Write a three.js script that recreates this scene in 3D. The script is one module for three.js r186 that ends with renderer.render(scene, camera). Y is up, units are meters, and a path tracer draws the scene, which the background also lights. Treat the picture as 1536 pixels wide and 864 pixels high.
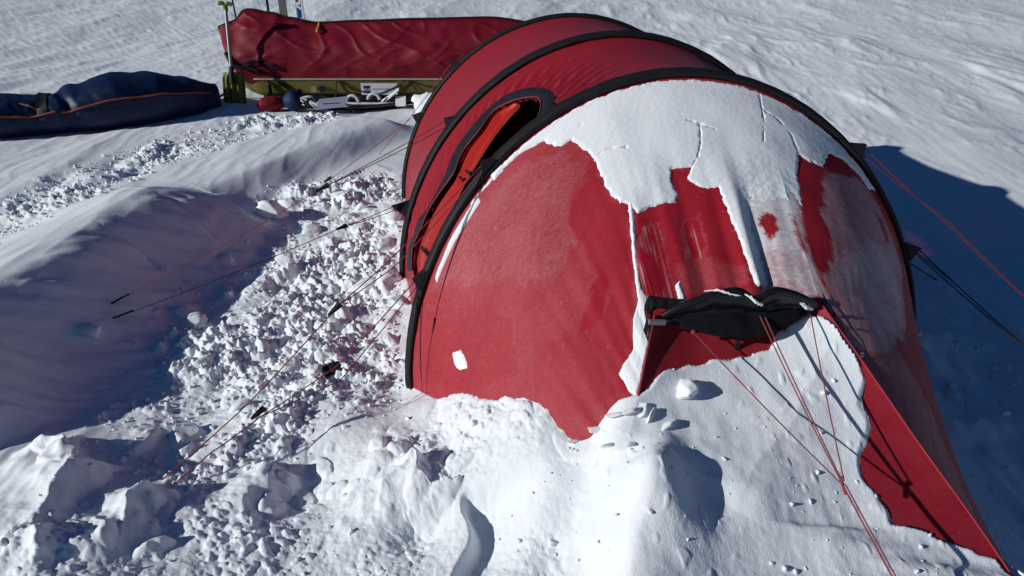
import * as THREE from 'three';
import { mergeVertices } from 'three/addons/utils/BufferGeometryUtils.js';

// ---------------------------------------------------------------- camera, sky, sun, exposure
const scene = new THREE.Scene();
const camera = new THREE.PerspectiveCamera(42.46, 16 / 9, 0.05, 2000);
camera.position.set(0, 1.55, 0);
camera.rotation.set(-26.65 * Math.PI / 180, 0, 0);

const SUN_EL = 22.8 * Math.PI / 180, SUN_AZ = -17.5 * Math.PI / 180;      // shadows run to the right and away
const sunDir = new THREE.Vector3(-Math.cos(SUN_EL) * Math.cos(SUN_AZ), Math.sin(SUN_EL), -Math.cos(SUN_EL) * Math.sin(SUN_AZ));
{                                                                        // clear deep-blue high-latitude sky
  const W = 256, Hh = 128, d = new Float32Array(W * Hh * 4);
  for (let j = 0; j < Hh; j++) for (let i = 0; i < W; i++) {
    const el = ((j + .5) / Hh - .5) * Math.PI, k = Math.pow(1 - Math.max(0, Math.sin(el)), 3.2), o = (j * W + i) * 4;
    const s = SKY_GAIN();
    d[o] = (.011 + .026 * k) * s; d[o + 1] = (.048 + .064 * k) * s; d[o + 2] = (.140 + .112 * k) * s; d[o + 3] = 1;
  }
  const sky = new THREE.DataTexture(d, W, Hh, THREE.RGBAFormat, THREE.FloatType);
  sky.mapping = THREE.EquirectangularReflectionMapping; sky.magFilter = THREE.LinearFilter; sky.minFilter = THREE.LinearFilter;
  sky.needsUpdate = true;
  scene.background = sky; scene.environment = sky;
}
function SKY_GAIN() { return .76; }
const sun = new THREE.DirectionalLight(0xfffdfa, 4.3);
sun.position.copy(sunDir).multiplyScalar(30); sun.target.position.set(0, 0, -3); scene.add(sun, sun.target);
sun.castShadow = true; sun.shadow.mapSize.set(4096, 4096);
Object.assign(sun.shadow.camera, { left: -12, right: 12, top: 12, bottom: -12, near: 1, far: 80 });
const renderer = new THREE.WebGLRenderer({ antialias: true });
renderer.toneMapping = THREE.LinearToneMapping; renderer.toneMappingExposure = .83;
renderer.shadowMap.enabled = true;

// ---------------------------------------------------------------- helpers
let seed = 7;
const rnd = () => { seed = (seed * 1664525 + 1013904223) >>> 0; return seed / 4294967296; };
const rr = (a, b) => a + (b - a) * rnd();
const clamp = (x, a = 0, b = 1) => x < a ? a : x > b ? b : x;
const ss = (a, b, x) => { const t = clamp((x - a) / (b - a)); return t * t * (3 - 2 * t); };
const mix = (a, b, t) => a + (b - a) * t;
function hash(i, j, s) { let h = Math.imul(i, 374761393) + Math.imul(j, 668265263) + Math.imul(s, 2147483647 ^ 0x5bd1e995); h = Math.imul(h ^ (h >>> 13), 1274126177); h ^= h >>> 16; h = Math.imul(h, 2246822519); return ((h ^ (h >>> 15)) >>> 0) / 4294967296; }
const GR = []; for (let i = 0; i < 256; i++) { const a = i / 256 * Math.PI * 2; GR.push([Math.cos(a), Math.sin(a)]); }
const PERM = new Uint8Array(65536); for (let i = 0; i < 65536; i++) PERM[i] = hash(i & 255, i >> 8, 91) * 256;
function noise(x, y, s = 0) {                                            // gradient noise, about -1..1
  const i = Math.floor(x), j = Math.floor(y), fx = x - i, fy = y - j, u = fx * fx * fx * (fx * (fx * 6 - 15) + 10), v = fy * fy * fy * (fy * (fy * 6 - 15) + 10);
  const g = (a, b) => GR[PERM[((a + s * 37) & 255) | (((b + s * 91) & 255) << 8)]];
  const a = g(i, j), b = g(i + 1, j), c = g(i, j + 1), d = g(i + 1, j + 1);
  const n0 = a[0] * fx + a[1] * fy, n1 = b[0] * (fx - 1) + b[1] * fy, n2 = c[0] * fx + c[1] * (fy - 1), n3 = d[0] * (fx - 1) + d[1] * (fy - 1);
  return 1.5 * mix(mix(n0, n1, u), mix(n2, n3, u), v);
}
function fbm(x, y, o, s = 0) { let a = 1, t = 0, n = 0; for (let k = 0; k < o; k++) { t += a * noise(x, y, s + k); n += a; a *= .5; x = x * 2.03 + 11.3; y = y * 2.03 - 7.1; } return t / n; }
function lumps(x, y, cell, s) {                                          // rounded, uneven clods
  const X = x / cell, Y = y / cell, i = Math.floor(X), j = Math.floor(Y); let m = 0;
  for (let a = -1; a < 2; a++) for (let b = -1; b < 2; b++) {
    const h = hash(i + a, j + b, s); if (h < .3) continue;
    const cx = i + a + hash(i + a, j + b, s + 1), cy = j + b + hash(i + a, j + b, s + 2), r = .3 + .5 * hash(i + a, j + b, s + 3), an = h * 31;
    const dx = X - cx, dy = Y - cy, p = (dx * Math.cos(an) + dy * Math.sin(an)), q = (dy * Math.cos(an) - dx * Math.sin(an)) * 1.5, d = (Math.abs(p) ** 3 + Math.abs(q) ** 3) / (r * r * r);
    if (d < 1) { const t = Math.sqrt(1 - d) * r * (.45 + .75 * hash(i + a, j + b, s + 4)) + p * .5 * (h - .65) ; if (t > m) m = t; }
  }
  return m * cell;
}
function polyDist(poly, x, y, closed, kx = 1, ky = 1) {                  // distance to an outline; positive inside if closed
  let best = 1e9, inside = false; const n = poly.length;
  for (let i = 0, j = n - 1; i < n; j = i++) {
    const ax = poly[j][0], ay = poly[j][1], bx = poly[i][0], by = poly[i][1];
    if (closed && (ay > y) !== (by > y) && x < (bx - ax) * (y - ay) / (by - ay) + ax) inside = !inside;
    if (!closed && i === 0) continue;
    const ex = (bx - ax) * kx, ey = (by - ay) * ky, px = (x - ax) * kx, py = (y - ay) * ky, t = clamp((px * ex + py * ey) / (ex * ex + ey * ey + 1e-12)), dx = px - t * ex, dy = py - t * ey, d = dx * dx + dy * dy;
    if (d < best) best = d;
  }
  best = Math.sqrt(best); return closed ? (inside ? best : -best) : best;
}
function polySide(line, x, y) {                                          // [signed distance, place along 0..1]; positive on the right of the line's run
  let best = 1e9, sg = 0, at = 0;
  for (let i = 0; i + 1 < line.length; i++) {
    const ax = line[i][0], ay = line[i][1], ex = line[i + 1][0] - ax, ey = line[i + 1][1] - ay, L = ex * ex + ey * ey, t = clamp(((x - ax) * ex + (y - ay) * ey) / L), dx = x - ax - t * ex, dy = y - ay - t * ey, d = dx * dx + dy * dy;
    if (d < best) { best = d; sg = ex * (y - ay) - ey * (x - ax) > 0 ? 1 : -1; at = (i + t) / (line.length - 1); }
  }
  return [sg * Math.sqrt(best), at];
}
const V = (x, y, z) => new THREE.Vector3(x, y, z);
const used = {};
function numbered(n) { const k = used[n] = (used[n] ?? -1) + 1; return k ? n + '_' + String(k).padStart(3, '0') : n; }
function sh(o) { o.traverse(c => { if (c.isMesh) { c.castShadow = true; c.receiveShadow = true; } }); return o; }
function tag(o, label, category, group) { o.userData.label = label; o.userData.category = category; if (group) o.userData.group = group; return o; }
function thing(name, label, category, p = [0, 0, 0], ry = 0, group) { const o = new THREE.Group(); o.name = numbered(name); o.position.set(...p); o.rotation.y = ry; scene.add(o); return tag(o, label, category, group); }
function mesh(name, g, m, parent) { const o = new THREE.Mesh(g, m); o.name = parent ? name : numbered(name); o.castShadow = o.receiveShadow = true; (parent || scene).add(o); return o; }
function gridGeo(nu, nv, f, uvf, keep) {                                 // f(i/nu, j/nv) -> [x,y,z]
  const P = [], UV = [], I = [];
  for (let j = 0; j <= nv; j++) for (let i = 0; i <= nu; i++) { const u = i / nu, v = j / nv; P.push(...f(u, v)); UV.push(...(uvf ? uvf(u, v) : [u, v])); }
  for (let j = 0; j < nv; j++) for (let i = 0; i < nu; i++) {
    if (keep && !keep((i + .5) / nu, (j + .5) / nv)) continue;
    const a = j * (nu + 1) + i, b = a + 1, c = a + nu + 1, d = c + 1; I.push(a, b, c, b, d, c);
  }
  const g = new THREE.BufferGeometry(); g.setAttribute('position', new THREE.Float32BufferAttribute(P, 3)); g.setAttribute('uv', new THREE.Float32BufferAttribute(UV, 2)); g.setIndex(I); g.computeVertexNormals(); return g;
}
function tube(pts, r, seg = 40, rad = 6, closed = false) { return new THREE.TubeGeometry(new THREE.CatmullRomCurve3(pts.map(p => p.isVector3 ? p : V(...p)), closed, 'centripetal'), seg, r, rad, closed); }
function canvasTex(w, h, draw, srgb = true) { const c = document.createElement('canvas'); c.width = w; c.height = h; draw(c.getContext('2d')); const t = new THREE.CanvasTexture(c); if (srgb) t.colorSpace = THREE.SRGBColorSpace; return t; }
function dataTex(w, h, f, srgb = true, rep = false) {
  const d = new Uint8Array(w * h * 4);
  for (let j = 0; j < h; j++) for (let i = 0; i < w; i++) { const c = f((i + .5) / w, (j + .5) / h), o = (j * w + i) * 4; d[o] = clamp(c[0]) * 255; d[o + 1] = clamp(c[1]) * 255; d[o + 2] = clamp(c[2]) * 255; d[o + 3] = 255; }
  const t = new THREE.DataTexture(d, w, h); if (srgb) t.colorSpace = THREE.SRGBColorSpace; t.magFilter = THREE.LinearFilter; t.minFilter = THREE.LinearFilter; if (rep) t.wrapS = t.wrapT = THREE.RepeatWrapping; t.needsUpdate = true; return t;
}
const lin = (r, g, b) => new THREE.Color().setRGB(r, g, b);
const toS = x => x <= .0031308 ? 12.92 * x : 1.055 * Math.pow(x, 1 / 2.4) - .055;
const mat = (c, rough = .8, o = {}) => new THREE.MeshPhysicalMaterial({ color: c, roughness: rough, side: THREE.DoubleSide, specularIntensity: .5, ...o });

// outlines measured on the place: ground points are metres (x, z[, height]); cloth outlines are (u, v) on the vestibule cloth
const B = {"ctrl":[[-0.4156,-2.2999,0.0],[-0.52,-2.7375,-0.04],[-0.6654,-3.1825,-0.04],[-1.0425,-3.2759,-0.05],[-0.8812,-2.6445,-0.05],[-1.1952,-2.7547,-0.05],[-1.1539,-2.2647,-0.05],[-0.8331,-2.0387,0.0],[-0.569,-2.087,0.02],[-0.7675,-3.803,-0.02],[-1.1315,-4.465,-0.02],[-0.675,-4.2311,0.02],[-0.3601,-2.068,0.02],[-0.2804,-1.973,0.05],[-0.142,-1.8809,0.12],[-0.0157,-1.757,0.19],[0.098,-1.6837,0.235],[0.1735,-1.6415,0.245],[-0.0338,-1.6238,0.13],[0.1475,-1.5551,0.19],[-0.2337,-1.7215,0.07],[-0.4306,-1.818,0.04],[-0.3895,-1.5521,0.0],[-0.1224,-1.492,0.06],[0.0898,-1.4319,0.12],[-0.8764,-1.5521,0.0],[-1.2268,-1.5221,0.03],[-1.3753,-1.7987,0.03],[-1.1925,-1.8342,0.0],[-0.5665,-1.4285,-0.02],[0.2172,-1.3193,0.1],[0.3764,-1.3011,0.12],[-0.6591,-1.8697,-0.03],[-1.5631,-2.4894,-0.08],[-1.6779,-2.3071,-0.08],[-2.0245,-2.7547,-0.05],[-0.3166,-2.1968,0.0268],[-0.1477,-1.9944,0.141],[-0.0164,-1.8802,0.2167],[0.0637,-1.8255,0.2555],[0.1203,-1.7645,0.2564],[0.1779,-1.7064,0.2573],[0.2481,-1.7164,0.3101],[0.3371,-1.6961,0.3383],[0.3221,-1.6262,0.33],[0.2775,-1.5092,0.26],[0.2283,-1.3511,0.16],[0.1891,-1.1944,0.1],[0.7705,-1.2229,0.1],[1.0678,-1.2633,0.06],[1.365,-1.3037,0.0],[1.5828,-2.5241,0.0],[1.5956,-2.9497,0.02],[1.5149,-3.5442,0.02],[1.3668,-4.6342,0.03],[1.5546,-2.1368,-0.04],[1.5027,-1.7765,-0.07],[1.7167,-2.0579,-0.09],[1.5859,-1.5355,-0.1],[1.9241,-2.3888,-0.05],[2.0868,-3.4201,0.0],[2.1039,-1.8077,-0.08],[1.9596,-1.3844,-0.1],[1.4709,-1.2676,-0.04],[-0.503,-3.1692,0.0],[-0.6511,-4.2592,0.0],[-0.6333,-3.757,0.0],[0.1649,-5.682,0.0],[-5.7956,-1.5529,0.0],[-4.2426,-4.2426,0.0],[-2.2476,-5.5631,0.0],[0.0,-6.0,0.0],[2.2476,-5.5631,0.0],[4.2426,-4.2426,0.0],[5.7956,-1.5529,0.0],[-8.6933,-2.3294,0.0],[-6.364,-6.364,0.0],[-3.3715,-8.3447,0.0],[0.0,-9.0,0.0],[3.3715,-8.3447,0.0],[6.364,-6.364,0.0],[8.6933,-2.3294,0.0],[-12.557,-3.3646,0.0],[-9.1924,-9.1924,0.0],[-4.8699,-12.0534,0.0],[0.0,-13.0,0.0],[4.8699,-12.0534,0.0],[9.1924,-9.1924,0.0],[12.557,-3.3646,0.0],[-19.3185,-5.1764,0.0],[-14.1421,-14.1421,0.0],[-7.4921,-18.5437,0.0],[0.0,-20.0,0.0],[7.4921,-18.5437,0.0],[14.1421,-14.1421,0.0],[19.3185,-5.1764,0.0],[-38.637,-10.3528,0.0],[-28.2843,-28.2843,0.0],[-14.9843,-37.0874,0.0],[0.0,-40.0,0.0],[14.9843,-37.0874,0.0],[28.2843,-28.2843,0.0],[38.637,-10.3528,0.0],[-0.2084,1.1818,0.0],[-1.0419,5.9088,0.0],[-5.2094,29.5442,0.0],[-1.0392,0.6,0.0],[-5.1962,3.0,0.0],[-25.9808,15.0,0.0],[-1.2,-0.0,0.0],[-6.0,-0.0,0.0],[-30.0,-0.0,0.0],[1.2,-0.0,0.0],[6.0,-0.0,0.0],[30.0,-0.0,0.0],[1.0392,0.6,0.0],[5.1962,3.0,0.0],[25.9808,15.0,0.0],[0.2084,1.1818,0.0],[1.0419,5.9088,0.0],[5.2094,29.5442,0.0]],"drift1":[[-3.3,-0.5],[-2.95,-1.4],[-2.0734,-2.0923],[-2.0602,-2.4081],[-2.0436,-2.805],[-2.0329,-3.2769],[-1.9087,-3.7265],[-1.6782,-4.0795],[-1.3925,-4.4383]],"drift2":[[-2.3543,-3.4346],[-2.184,-3.7667],[-1.8603,-4.243],[-1.6099,-4.7403],[-1.4142,-5.202],[-1.1593,-5.6237],[-0.8652,-6.1102]],"rubA":[[-1.5138,-3.5718],[-1.5793,-4.2864],[-1.3049,-4.67],[-0.8101,-4.8845],[-0.6594,-4.2864],[-0.5336,-3.1735],[-0.3737,-2.322],[-0.4771,-2.076],[-0.6436,-2.0024],[-0.7918,-1.899],[-1.0172,-1.7135],[-1.4024,-1.8342],[-1.4284,-2.1939],[-1.4105,-2.3672],[-1.5538,-2.7823]],"rubB":[[-2.6637,-3.3237],[-3.0725,-3.9533],[-2.8885,-4.6021],[-2.6339,-5.5485],[-2.0717,-6.2262],[-1.5593,-6.4612],[-1.4206,-5.9426],[-1.8712,-5.5485],[-2.3269,-4.8111],[-2.5402,-3.9533],[-2.4263,-3.4858]],"ridgeS":[[0.4994,-1.8687],[0.4515,-1.7441],[0.4331,-1.6254],[0.4189,-1.5307],[0.3678,-1.4315],[0.313,-1.3302],[0.276,-1.2092]],"pts":{"hollow1":[-0.652,0.0,-1.772],"mound1":[-0.789,0.03,-1.799],"boulder":[-0.373,0.04,-1.588],"hollow2":[-0.097,0.05,-1.514],"ledge":[-0.162,0.06,-1.541],"hump":[-0.366,0.05,-1.806],"moundB":[-0.227,0.08,-1.653],"glove":[-0.692,-0.03,-2.446],"pegA":[-1.084,0.0,-1.751],"pegB":[-1.043,0.0,-1.728],"pegC":[-1.721,0.1,-2.795],"pegD":[-1.689,0.1,-2.728],"pegE":[-0.965,0.1,-5.243],"pegF":[0.752,0.12,-1.222],"pegG":[2.36,0.0,-2.669],"pegH":[2.151,0.0,-2.257],"pegI":[2.09,0.02,-3.191],"pegJ":[2.021,0.02,-3.161],"sledL":[-2.532,0.0,-7.038],"sledR":[-0.741,0.0,-7.038],"shovel":[-2.338,0.0,-6.318],"bagL":[-4.126,0.0,-5.421],"bagM":[-2.987,0.0,-5.943],"bagR":[-2.502,0.0,-6.461],"sackR":[-2.054,0.03,-6.336],"sackB":[-1.907,0.03,-6.384],"skiA":[-1.689,0.04,-6.294],"skiB":[-0.984,0.06,-6.766],"blockS":[-0.784,0.05,-6.421]},"crust":[[0.2,0.03],[0.8,0.03],[0.8074,0.0264],[0.794,0.0752],[0.7739,0.0747],[0.7486,0.0868],[0.7267,0.1237],[0.7121,0.2238],[0.6923,0.2518],[0.6777,0.2573],[0.6685,0.3648],[0.6686,0.4503],[0.6631,0.5821],[0.6632,0.7411],[0.6704,0.8485],[0.6774,0.9163],[0.6225,0.9842],[0.5909,0.9211],[0.5691,0.9135],[0.542,0.9209],[0.536,0.9149],[0.5326,0.822],[0.5297,0.6998],[0.5228,0.574],[0.5204,0.5086],[0.5025,0.5131],[0.4818,0.4873],[0.4706,0.4621],[0.4831,0.4157],[0.4485,0.4097],[0.4464,0.4669],[0.4503,0.5197],[0.4443,0.5577],[0.4281,0.5523],[0.4007,0.5584],[0.3775,0.5791],[0.3682,0.5386],[0.3543,0.5053],[0.3439,0.4448],[0.3408,0.3771],[0.3389,0.2996],[0.3353,0.2419],[0.3278,0.1835],[0.3202,0.1397],[0.3069,0.1386],[0.2935,0.0725],[0.2803,0.0574],[0.2669,0.0486]],"crease":[[0.3675,0.4994],[0.3754,0.5101],[0.3635,0.6856],[0.3543,0.7832],[0.3491,0.8524],[0.357,0.9175],[0.3432,0.9223],[0.337,0.9527],[0.3539,1.0],[0.3204,1.0],[0.2902,1.0],[0.2669,1.0],[0.2483,0.9957],[0.242,0.9551],[0.242,0.891],[0.2869,0.9245],[0.3099,0.8791],[0.3334,0.8641],[0.3421,0.7929],[0.3558,0.6734]],"strip":[[0.2084,0.0342],[0.2096,0.0588],[0.1844,0.0597],[0.1593,0.0563],[0.1351,0.0561],[0.119,0.0561],[0.1206,0.0391],[0.1385,0.0378],[0.1661,0.0335],[0.1903,0.0358]],"bit1":[[0.2329,0.022],[0.2452,0.0266],[0.2447,0.0469],[0.2315,0.0458]],"patch":[[0.0798,0.2301],[0.0903,0.2596],[0.0882,0.3032],[0.0823,0.3159],[0.0727,0.2848],[0.073,0.2519]],"lip":[[0.407,0.8801],[0.417,0.8691],[0.4184,0.9352],[0.4188,0.9794],[0.4036,0.9872],[0.4061,0.946]],"frost":[[0.04,0,[[0.0,0.0],[0.37,0.0],[0.37,1.0],[0.0,1.0]]],[0.085,0,[[0.1026,0.0243],[0.1863,0.0518],[0.2719,0.0747],[0.3127,0.1635],[0.3271,0.2773],[0.2979,0.3503],[0.2848,0.4874],[0.2266,0.508],[0.1387,0.2033]]],[0.014,0,[[0.3346,0.2494],[0.34,0.3843],[0.3449,0.4651],[0.3663,0.5464],[0.3376,0.7947],[0.2863,0.9154],[0.2449,0.899],[0.2444,0.9641],[0.1956,0.8552],[0.1537,0.7772],[0.175,0.6921],[0.2634,0.7517],[0.2913,0.7247],[0.2813,0.5616],[0.2854,0.374],[0.301,0.3294],[0.3255,0.3339]]],[0.002,0,[[0.2735,0.6354],[0.2929,0.6432],[0.3043,0.6848],[0.2885,0.7169],[0.2682,0.7393],[0.247,0.7359],[0.2242,0.6895],[0.2418,0.6633],[0.2608,0.666]]],[0.024,0,[[0.1712,0.5308],[0.2322,0.7134],[0.2549,0.9266],[0.19,0.8627],[0.1421,0.7601],[0.1278,0.6123]]],[0.028,0,[[0.0871,0.0519],[0.1438,0.2747],[0.1634,0.4305],[0.1301,0.5371],[0.0602,0.3398],[0.0245,0.1117]]],[0.008,0,[[0.3775,0.5791],[0.4281,0.5523],[0.4485,0.4097],[0.5204,0.5086],[0.5349,0.9148],[0.4724,0.9188],[0.3868,0.9422],[0.3421,0.9009]]],[0.14,1,[[0.3734,0.6323],[0.4035,0.6312],[0.4123,0.7598],[0.4054,0.972],[0.3407,0.9049]]],[0.16,1,[[0.4447,0.6309],[0.479,0.6053],[0.4832,0.6944],[0.4665,0.8049],[0.4365,0.7933]]],[0.05,0,[[0.4027,0.7981],[0.4722,0.7738],[0.5389,0.836],[0.5364,0.9202],[0.466,0.9255],[0.4029,0.9454]]],[0.93,0,[[0.5243,0.56],[0.671,0.445],[0.6631,0.5821],[0.6615,0.7874],[0.6833,0.9224],[0.6188,1.0],[0.5427,0.9419]]],[0.62,0,[[0.5315,0.7546],[0.6237,0.7546],[0.6565,0.8276],[0.6833,0.9224],[0.6188,1.0],[0.5427,0.9419]]],[0.01,0,[[0.5787,0.6324],[0.5942,0.6075],[0.6061,0.6261],[0.6053,0.6843],[0.5913,0.7338],[0.582,0.7144],[0.5749,0.6865]]],[0.06,0,[[0.6337,0.6113],[0.647,0.6031],[0.6514,0.6676],[0.6547,0.7528],[0.6436,0.8025],[0.629,0.7686],[0.6285,0.6957]]],[0.01,0,[[0.6754,0.2656],[0.7243,0.1974],[0.6946,0.4797],[0.708,0.6052],[0.6815,0.772],[0.6576,0.7685],[0.659,0.5913]]],[0.32,0,[[0.7182,0.2234],[0.771,0.0945],[0.8183,0.0691],[0.8735,0.1491],[0.8629,0.5093],[0.7905,0.8263],[0.7108,1.0],[0.6731,0.9483],[0.6697,0.8229],[0.708,0.6052],[0.6946,0.4797]]],[0.52,0,[[0.6867,0.7812],[0.7254,0.5531],[0.7822,0.3278],[0.8469,0.1919],[0.8677,0.308],[0.8591,0.5507],[0.7932,0.7947],[0.7568,0.7632]]],[0.01,0,[[0.8047,0.139],[0.8248,0.1113],[0.8441,0.1763],[0.8283,0.2315]]],[0.16,0,[[0.7085,1.0],[0.8281,0.699],[0.9014,0.7156],[0.9375,0.8552],[0.9578,1.0],[0.9642,0.9697],[0.8616,1.0],[0.787,1.0]]]],"doorOut":[[0.0325,0.84],[0.0575,0.865],[0.0875,0.795],[0.1125,0.775],[0.145,0.655],[0.1825,0.64],[0.2225,0.73],[0.255,0.75],[0.285,0.765],[0.315,0.745],[0.3425,0.655],[0.36,0.525],[0.365,0.35],[0.36,0.205],[0.3475,0.045]],"doorIn":[[0.0575,0.645],[0.0775,0.72],[0.115,0.64],[0.1375,0.62],[0.165,0.575],[0.205,0.51],[0.2325,0.6],[0.2625,0.61],[0.2925,0.67],[0.3175,0.61],[0.335,0.525],[0.3475,0.41],[0.345,0.27],[0.3325,0.08]],"anch":{"up3":[-0.702,0.693,-0.106],"lo3":[-0.899,0.306,0.011],"rup3":[0.744,0.655,-0.107]},"cracks":[[[0.5133,0.2336],[0.5082,0.3136],[0.4975,0.3743],[0.4817,0.4184]],[[0.6359,0.0044],[0.6305,0.1283],[0.6277,0.2019],[0.6187,0.2873]],[[0.6318,0.1273],[0.6527,0.1432],[0.6677,0.1872],[0.6774,0.2644]],[[0.3422,0.2643],[0.3574,0.2669],[0.3861,0.2877]],[[0.4937,0.2144],[0.5156,0.2336],[0.539,0.2561]],[[0.32,0.092],[0.3358,0.1119]]],"fins":[[0.12,0.2,0.09,[[-1.3068,-1.3874],[-1.3144,-1.5166],[-1.3198,-1.657],[-1.3069,-1.7415],[-1.291,-1.7567]]],[0.09,0.13,0.06,[[-1.0508,-1.4446],[-1.0575,-1.5544],[-1.062,-1.6477],[-1.0544,-1.6786]]],[0.09,0.1,0.08,[[-1.5083,-1.734],[-1.5161,-1.8493],[-1.4684,-1.8757],[-1.3842,-1.8363]]],[0.075,0.15,0.07,[[-0.7959,-1.5931],[-0.7712,-1.6752],[-0.765,-1.7571],[-0.7551,-1.8191]]],[0.06,0.05,0.025,[[-0.9597,-1.4332],[-0.9751,-1.4847],[-0.9696,-1.5138]]],[0.07,0.12,0.07,[[-1.2262,-1.3174],[-1.251,-1.403],[-1.254,-1.4602]]],[0.085,0.06,0.13,[[-0.4419,-1.4555],[-0.4173,-1.5846],[-0.365,-1.6718],[-0.3101,-1.7297],[-0.2521,-1.7062]]],[0.04,0.07,0.12,[[-0.508,-1.5965],[-0.4402,-1.7507],[-0.3837,-1.8468]]],[0.05,0.12,0.03,[[-0.9068,-1.818],[-0.9034,-1.8994],[-0.8782,-1.9334]]],[0.05,0.08,0.05,[[-1.1274,-1.4408],[-1.1274,-1.483],[-1.1129,-1.512]]]],"chunks":[[-1.05,-4.369,0.077],[-0.888,-4.16,0.058],[-0.682,-3.977,0.079],[-0.884,-4.493,0.046],[-1.118,-3.876,0.062],[-0.874,-3.876,0.053],[-0.67,-3.641,0.07],[-0.649,-3.388,0.048],[-0.571,-3.198,0.073],[-0.511,-2.992,0.059],[-0.693,-3.162,0.075],[-0.9,-3.235,0.034],[-0.782,-2.836,0.032],[-0.943,-2.897,0.047],[-1.136,-3.388,0.056],[-1.361,-3.162,0.03],[-1.394,-2.836,0.055],[-1.242,-2.509,0.053],[-0.961,-2.413,0.025],[-0.569,-2.611,0.039],[-0.768,-2.413,0.043],[-0.495,-2.665,0.054],[-0.98,-2.195,0.041],[-1.244,-2.195,0.024],[-1.07,-1.936,0.034],[-0.841,-3.511,0.034],[-0.558,-3.469,0.034],[-1.168,-4.251,0.055]],"holes":[[[0.5787,0.6324],[0.5942,0.6075],[0.6061,0.6261],[0.6053,0.6843],[0.5913,0.7338],[0.582,0.7144],[0.5749,0.6865]],[[0.6337,0.6113],[0.647,0.6031],[0.6514,0.6676],[0.6547,0.7528],[0.6436,0.8025],[0.629,0.7686],[0.6285,0.6957]]]};

// ---------------------------------------------------------------- materials
const per = (f, n) => (x, y) => { const a = x, b = y; return f(a, b) * (1 - a / n) * (1 - b / n) + f(a - n, b) * (a / n) * (1 - b / n) + f(a, b - n) * (1 - a / n) * (b / n) + f(a - n, b - n) * (a / n) * (b / n); };
const grainA = per((x, y) => fbm(x, y, 4, 3), 24), grainB = per((x, y) => noise(x, y, 9), 90);
const snowBump = dataTex(512, 512, (u, v) => { const k = .5 + .38 * grainA(u * 24, v * 24) + .22 * grainB(u * 90, v * 90); return [k, k, k]; }, false, true);
const snowM = mat(lin(.835, .885, .92), .88, { specularIntensity: .25, bumpMap: snowBump, bumpScale: .0015 });
const crustBump = dataTex(512, 512, (u, v) => { const k = .5 + .2 * grainA(u * 24, v * 24) + .3 * grainB(u * 90, v * 90); return [k, k, k]; }, false, true);
const crustM = mat(lin(.85, .885, .91), .86, { specularIntensity: .25, bumpMap: crustBump, bumpScale: .0008 });
const blackM = mat(lin(.012, .012, .014), .62), blackGloss = mat(lin(.010, .010, .012), .32);
const RED = [.39, .007, .021];
const dust = (n, seedK, lo) => dataTex(n, n, (u, v) => { const g = hash(Math.floor(u * n), Math.floor(v * n), seedK), c = fbm(u * 18, v * 18, 4, seedK), sp = noise(u * 150, v * 150, seedK); let f = lo * (1 + .8 * c) * (.5 + g); if (sp > .72) f += .5 * ss(.72, .95, sp) * ss(-.1, .5, noise(u * 7, v * 7, seedK)); const k = 1 + .12 * fbm(u * 6, v * 6, 3, seedK + 1); return [toS(mix(RED[0] * k, .8, f)), toS(mix(RED[1] * k, .8, f)), toS(mix(RED[2] * k, .82, f))]; });
const redM = mat(0xffffff, .5, { map: dust(512, 51, .022), transmission: .28, thickness: 0 });
const ropeM = mat(lin(.24, .045, .055), .7), darkRopeM = mat(lin(.03, .02, .022), .7);
// ---------------------------------------------------------------- the tent's frame of reference and surfaces
const YAW = .135, TO = V(.609, 0, -2.412), CY = Math.cos(YAW), SY = Math.sin(YAW);
const toLocal = (x, z) => { const dx = x - TO.x, dz = z - TO.z; return [dx * CY - dz * SY, dx * SY + dz * CY]; };
const toWorld = (p) => V(TO.x + p[0] * CY + p[2] * SY, p[1], TO.z - p[0] * SY + p[2] * CY);
const EX = 2 / 1.948;
const ARCH = [{ a: .989, h: 1.061, off: 0, lean: .202, b: 0 }, { a: 1.012, h: 1.107, off: .989, lean: .052, b: -.03 }, { a: .997, h: 1.048, off: 2.072, lean: -.02, b: -.008 }];
function archPt(k, th, grow = 0) {
  const A = ARCH[k], c = Math.cos(th), s = Math.sin(th), y = (A.h + grow) * Math.pow(Math.abs(s), EX);
  return [-(A.a + grow) * Math.sign(c) * Math.pow(Math.abs(c), EX), A.b + y, -A.off - A.lean * y];
}
const CL = [-.56, 0, 1.08], CR = [.56, 0, 1.10], HL = [-.26, .505, .48], HR = [.26, .505, .48], U1 = .36, U2 = .64, T1 = 72 * Math.PI / 180, T2 = 108 * Math.PI / 180;
const l3 = (a, b, t) => [mix(a[0], b[0], t), mix(a[1], b[1], t), mix(a[2], b[2], t)];
const edgePt = u => u < U1 ? l3(CL, HL, u / U1) : u < U2 ? l3(HL, HR, (u - U1) / (U2 - U1)) : l3(HR, CR, (u - U2) / (1 - U2));
const theta = u => u < U1 ? u / U1 * T1 : u < U2 ? T1 + (u - U1) / (U2 - U1) * (T2 - T1) : T2 + (u - U2) / (1 - U2) * (Math.PI - T2);
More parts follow.
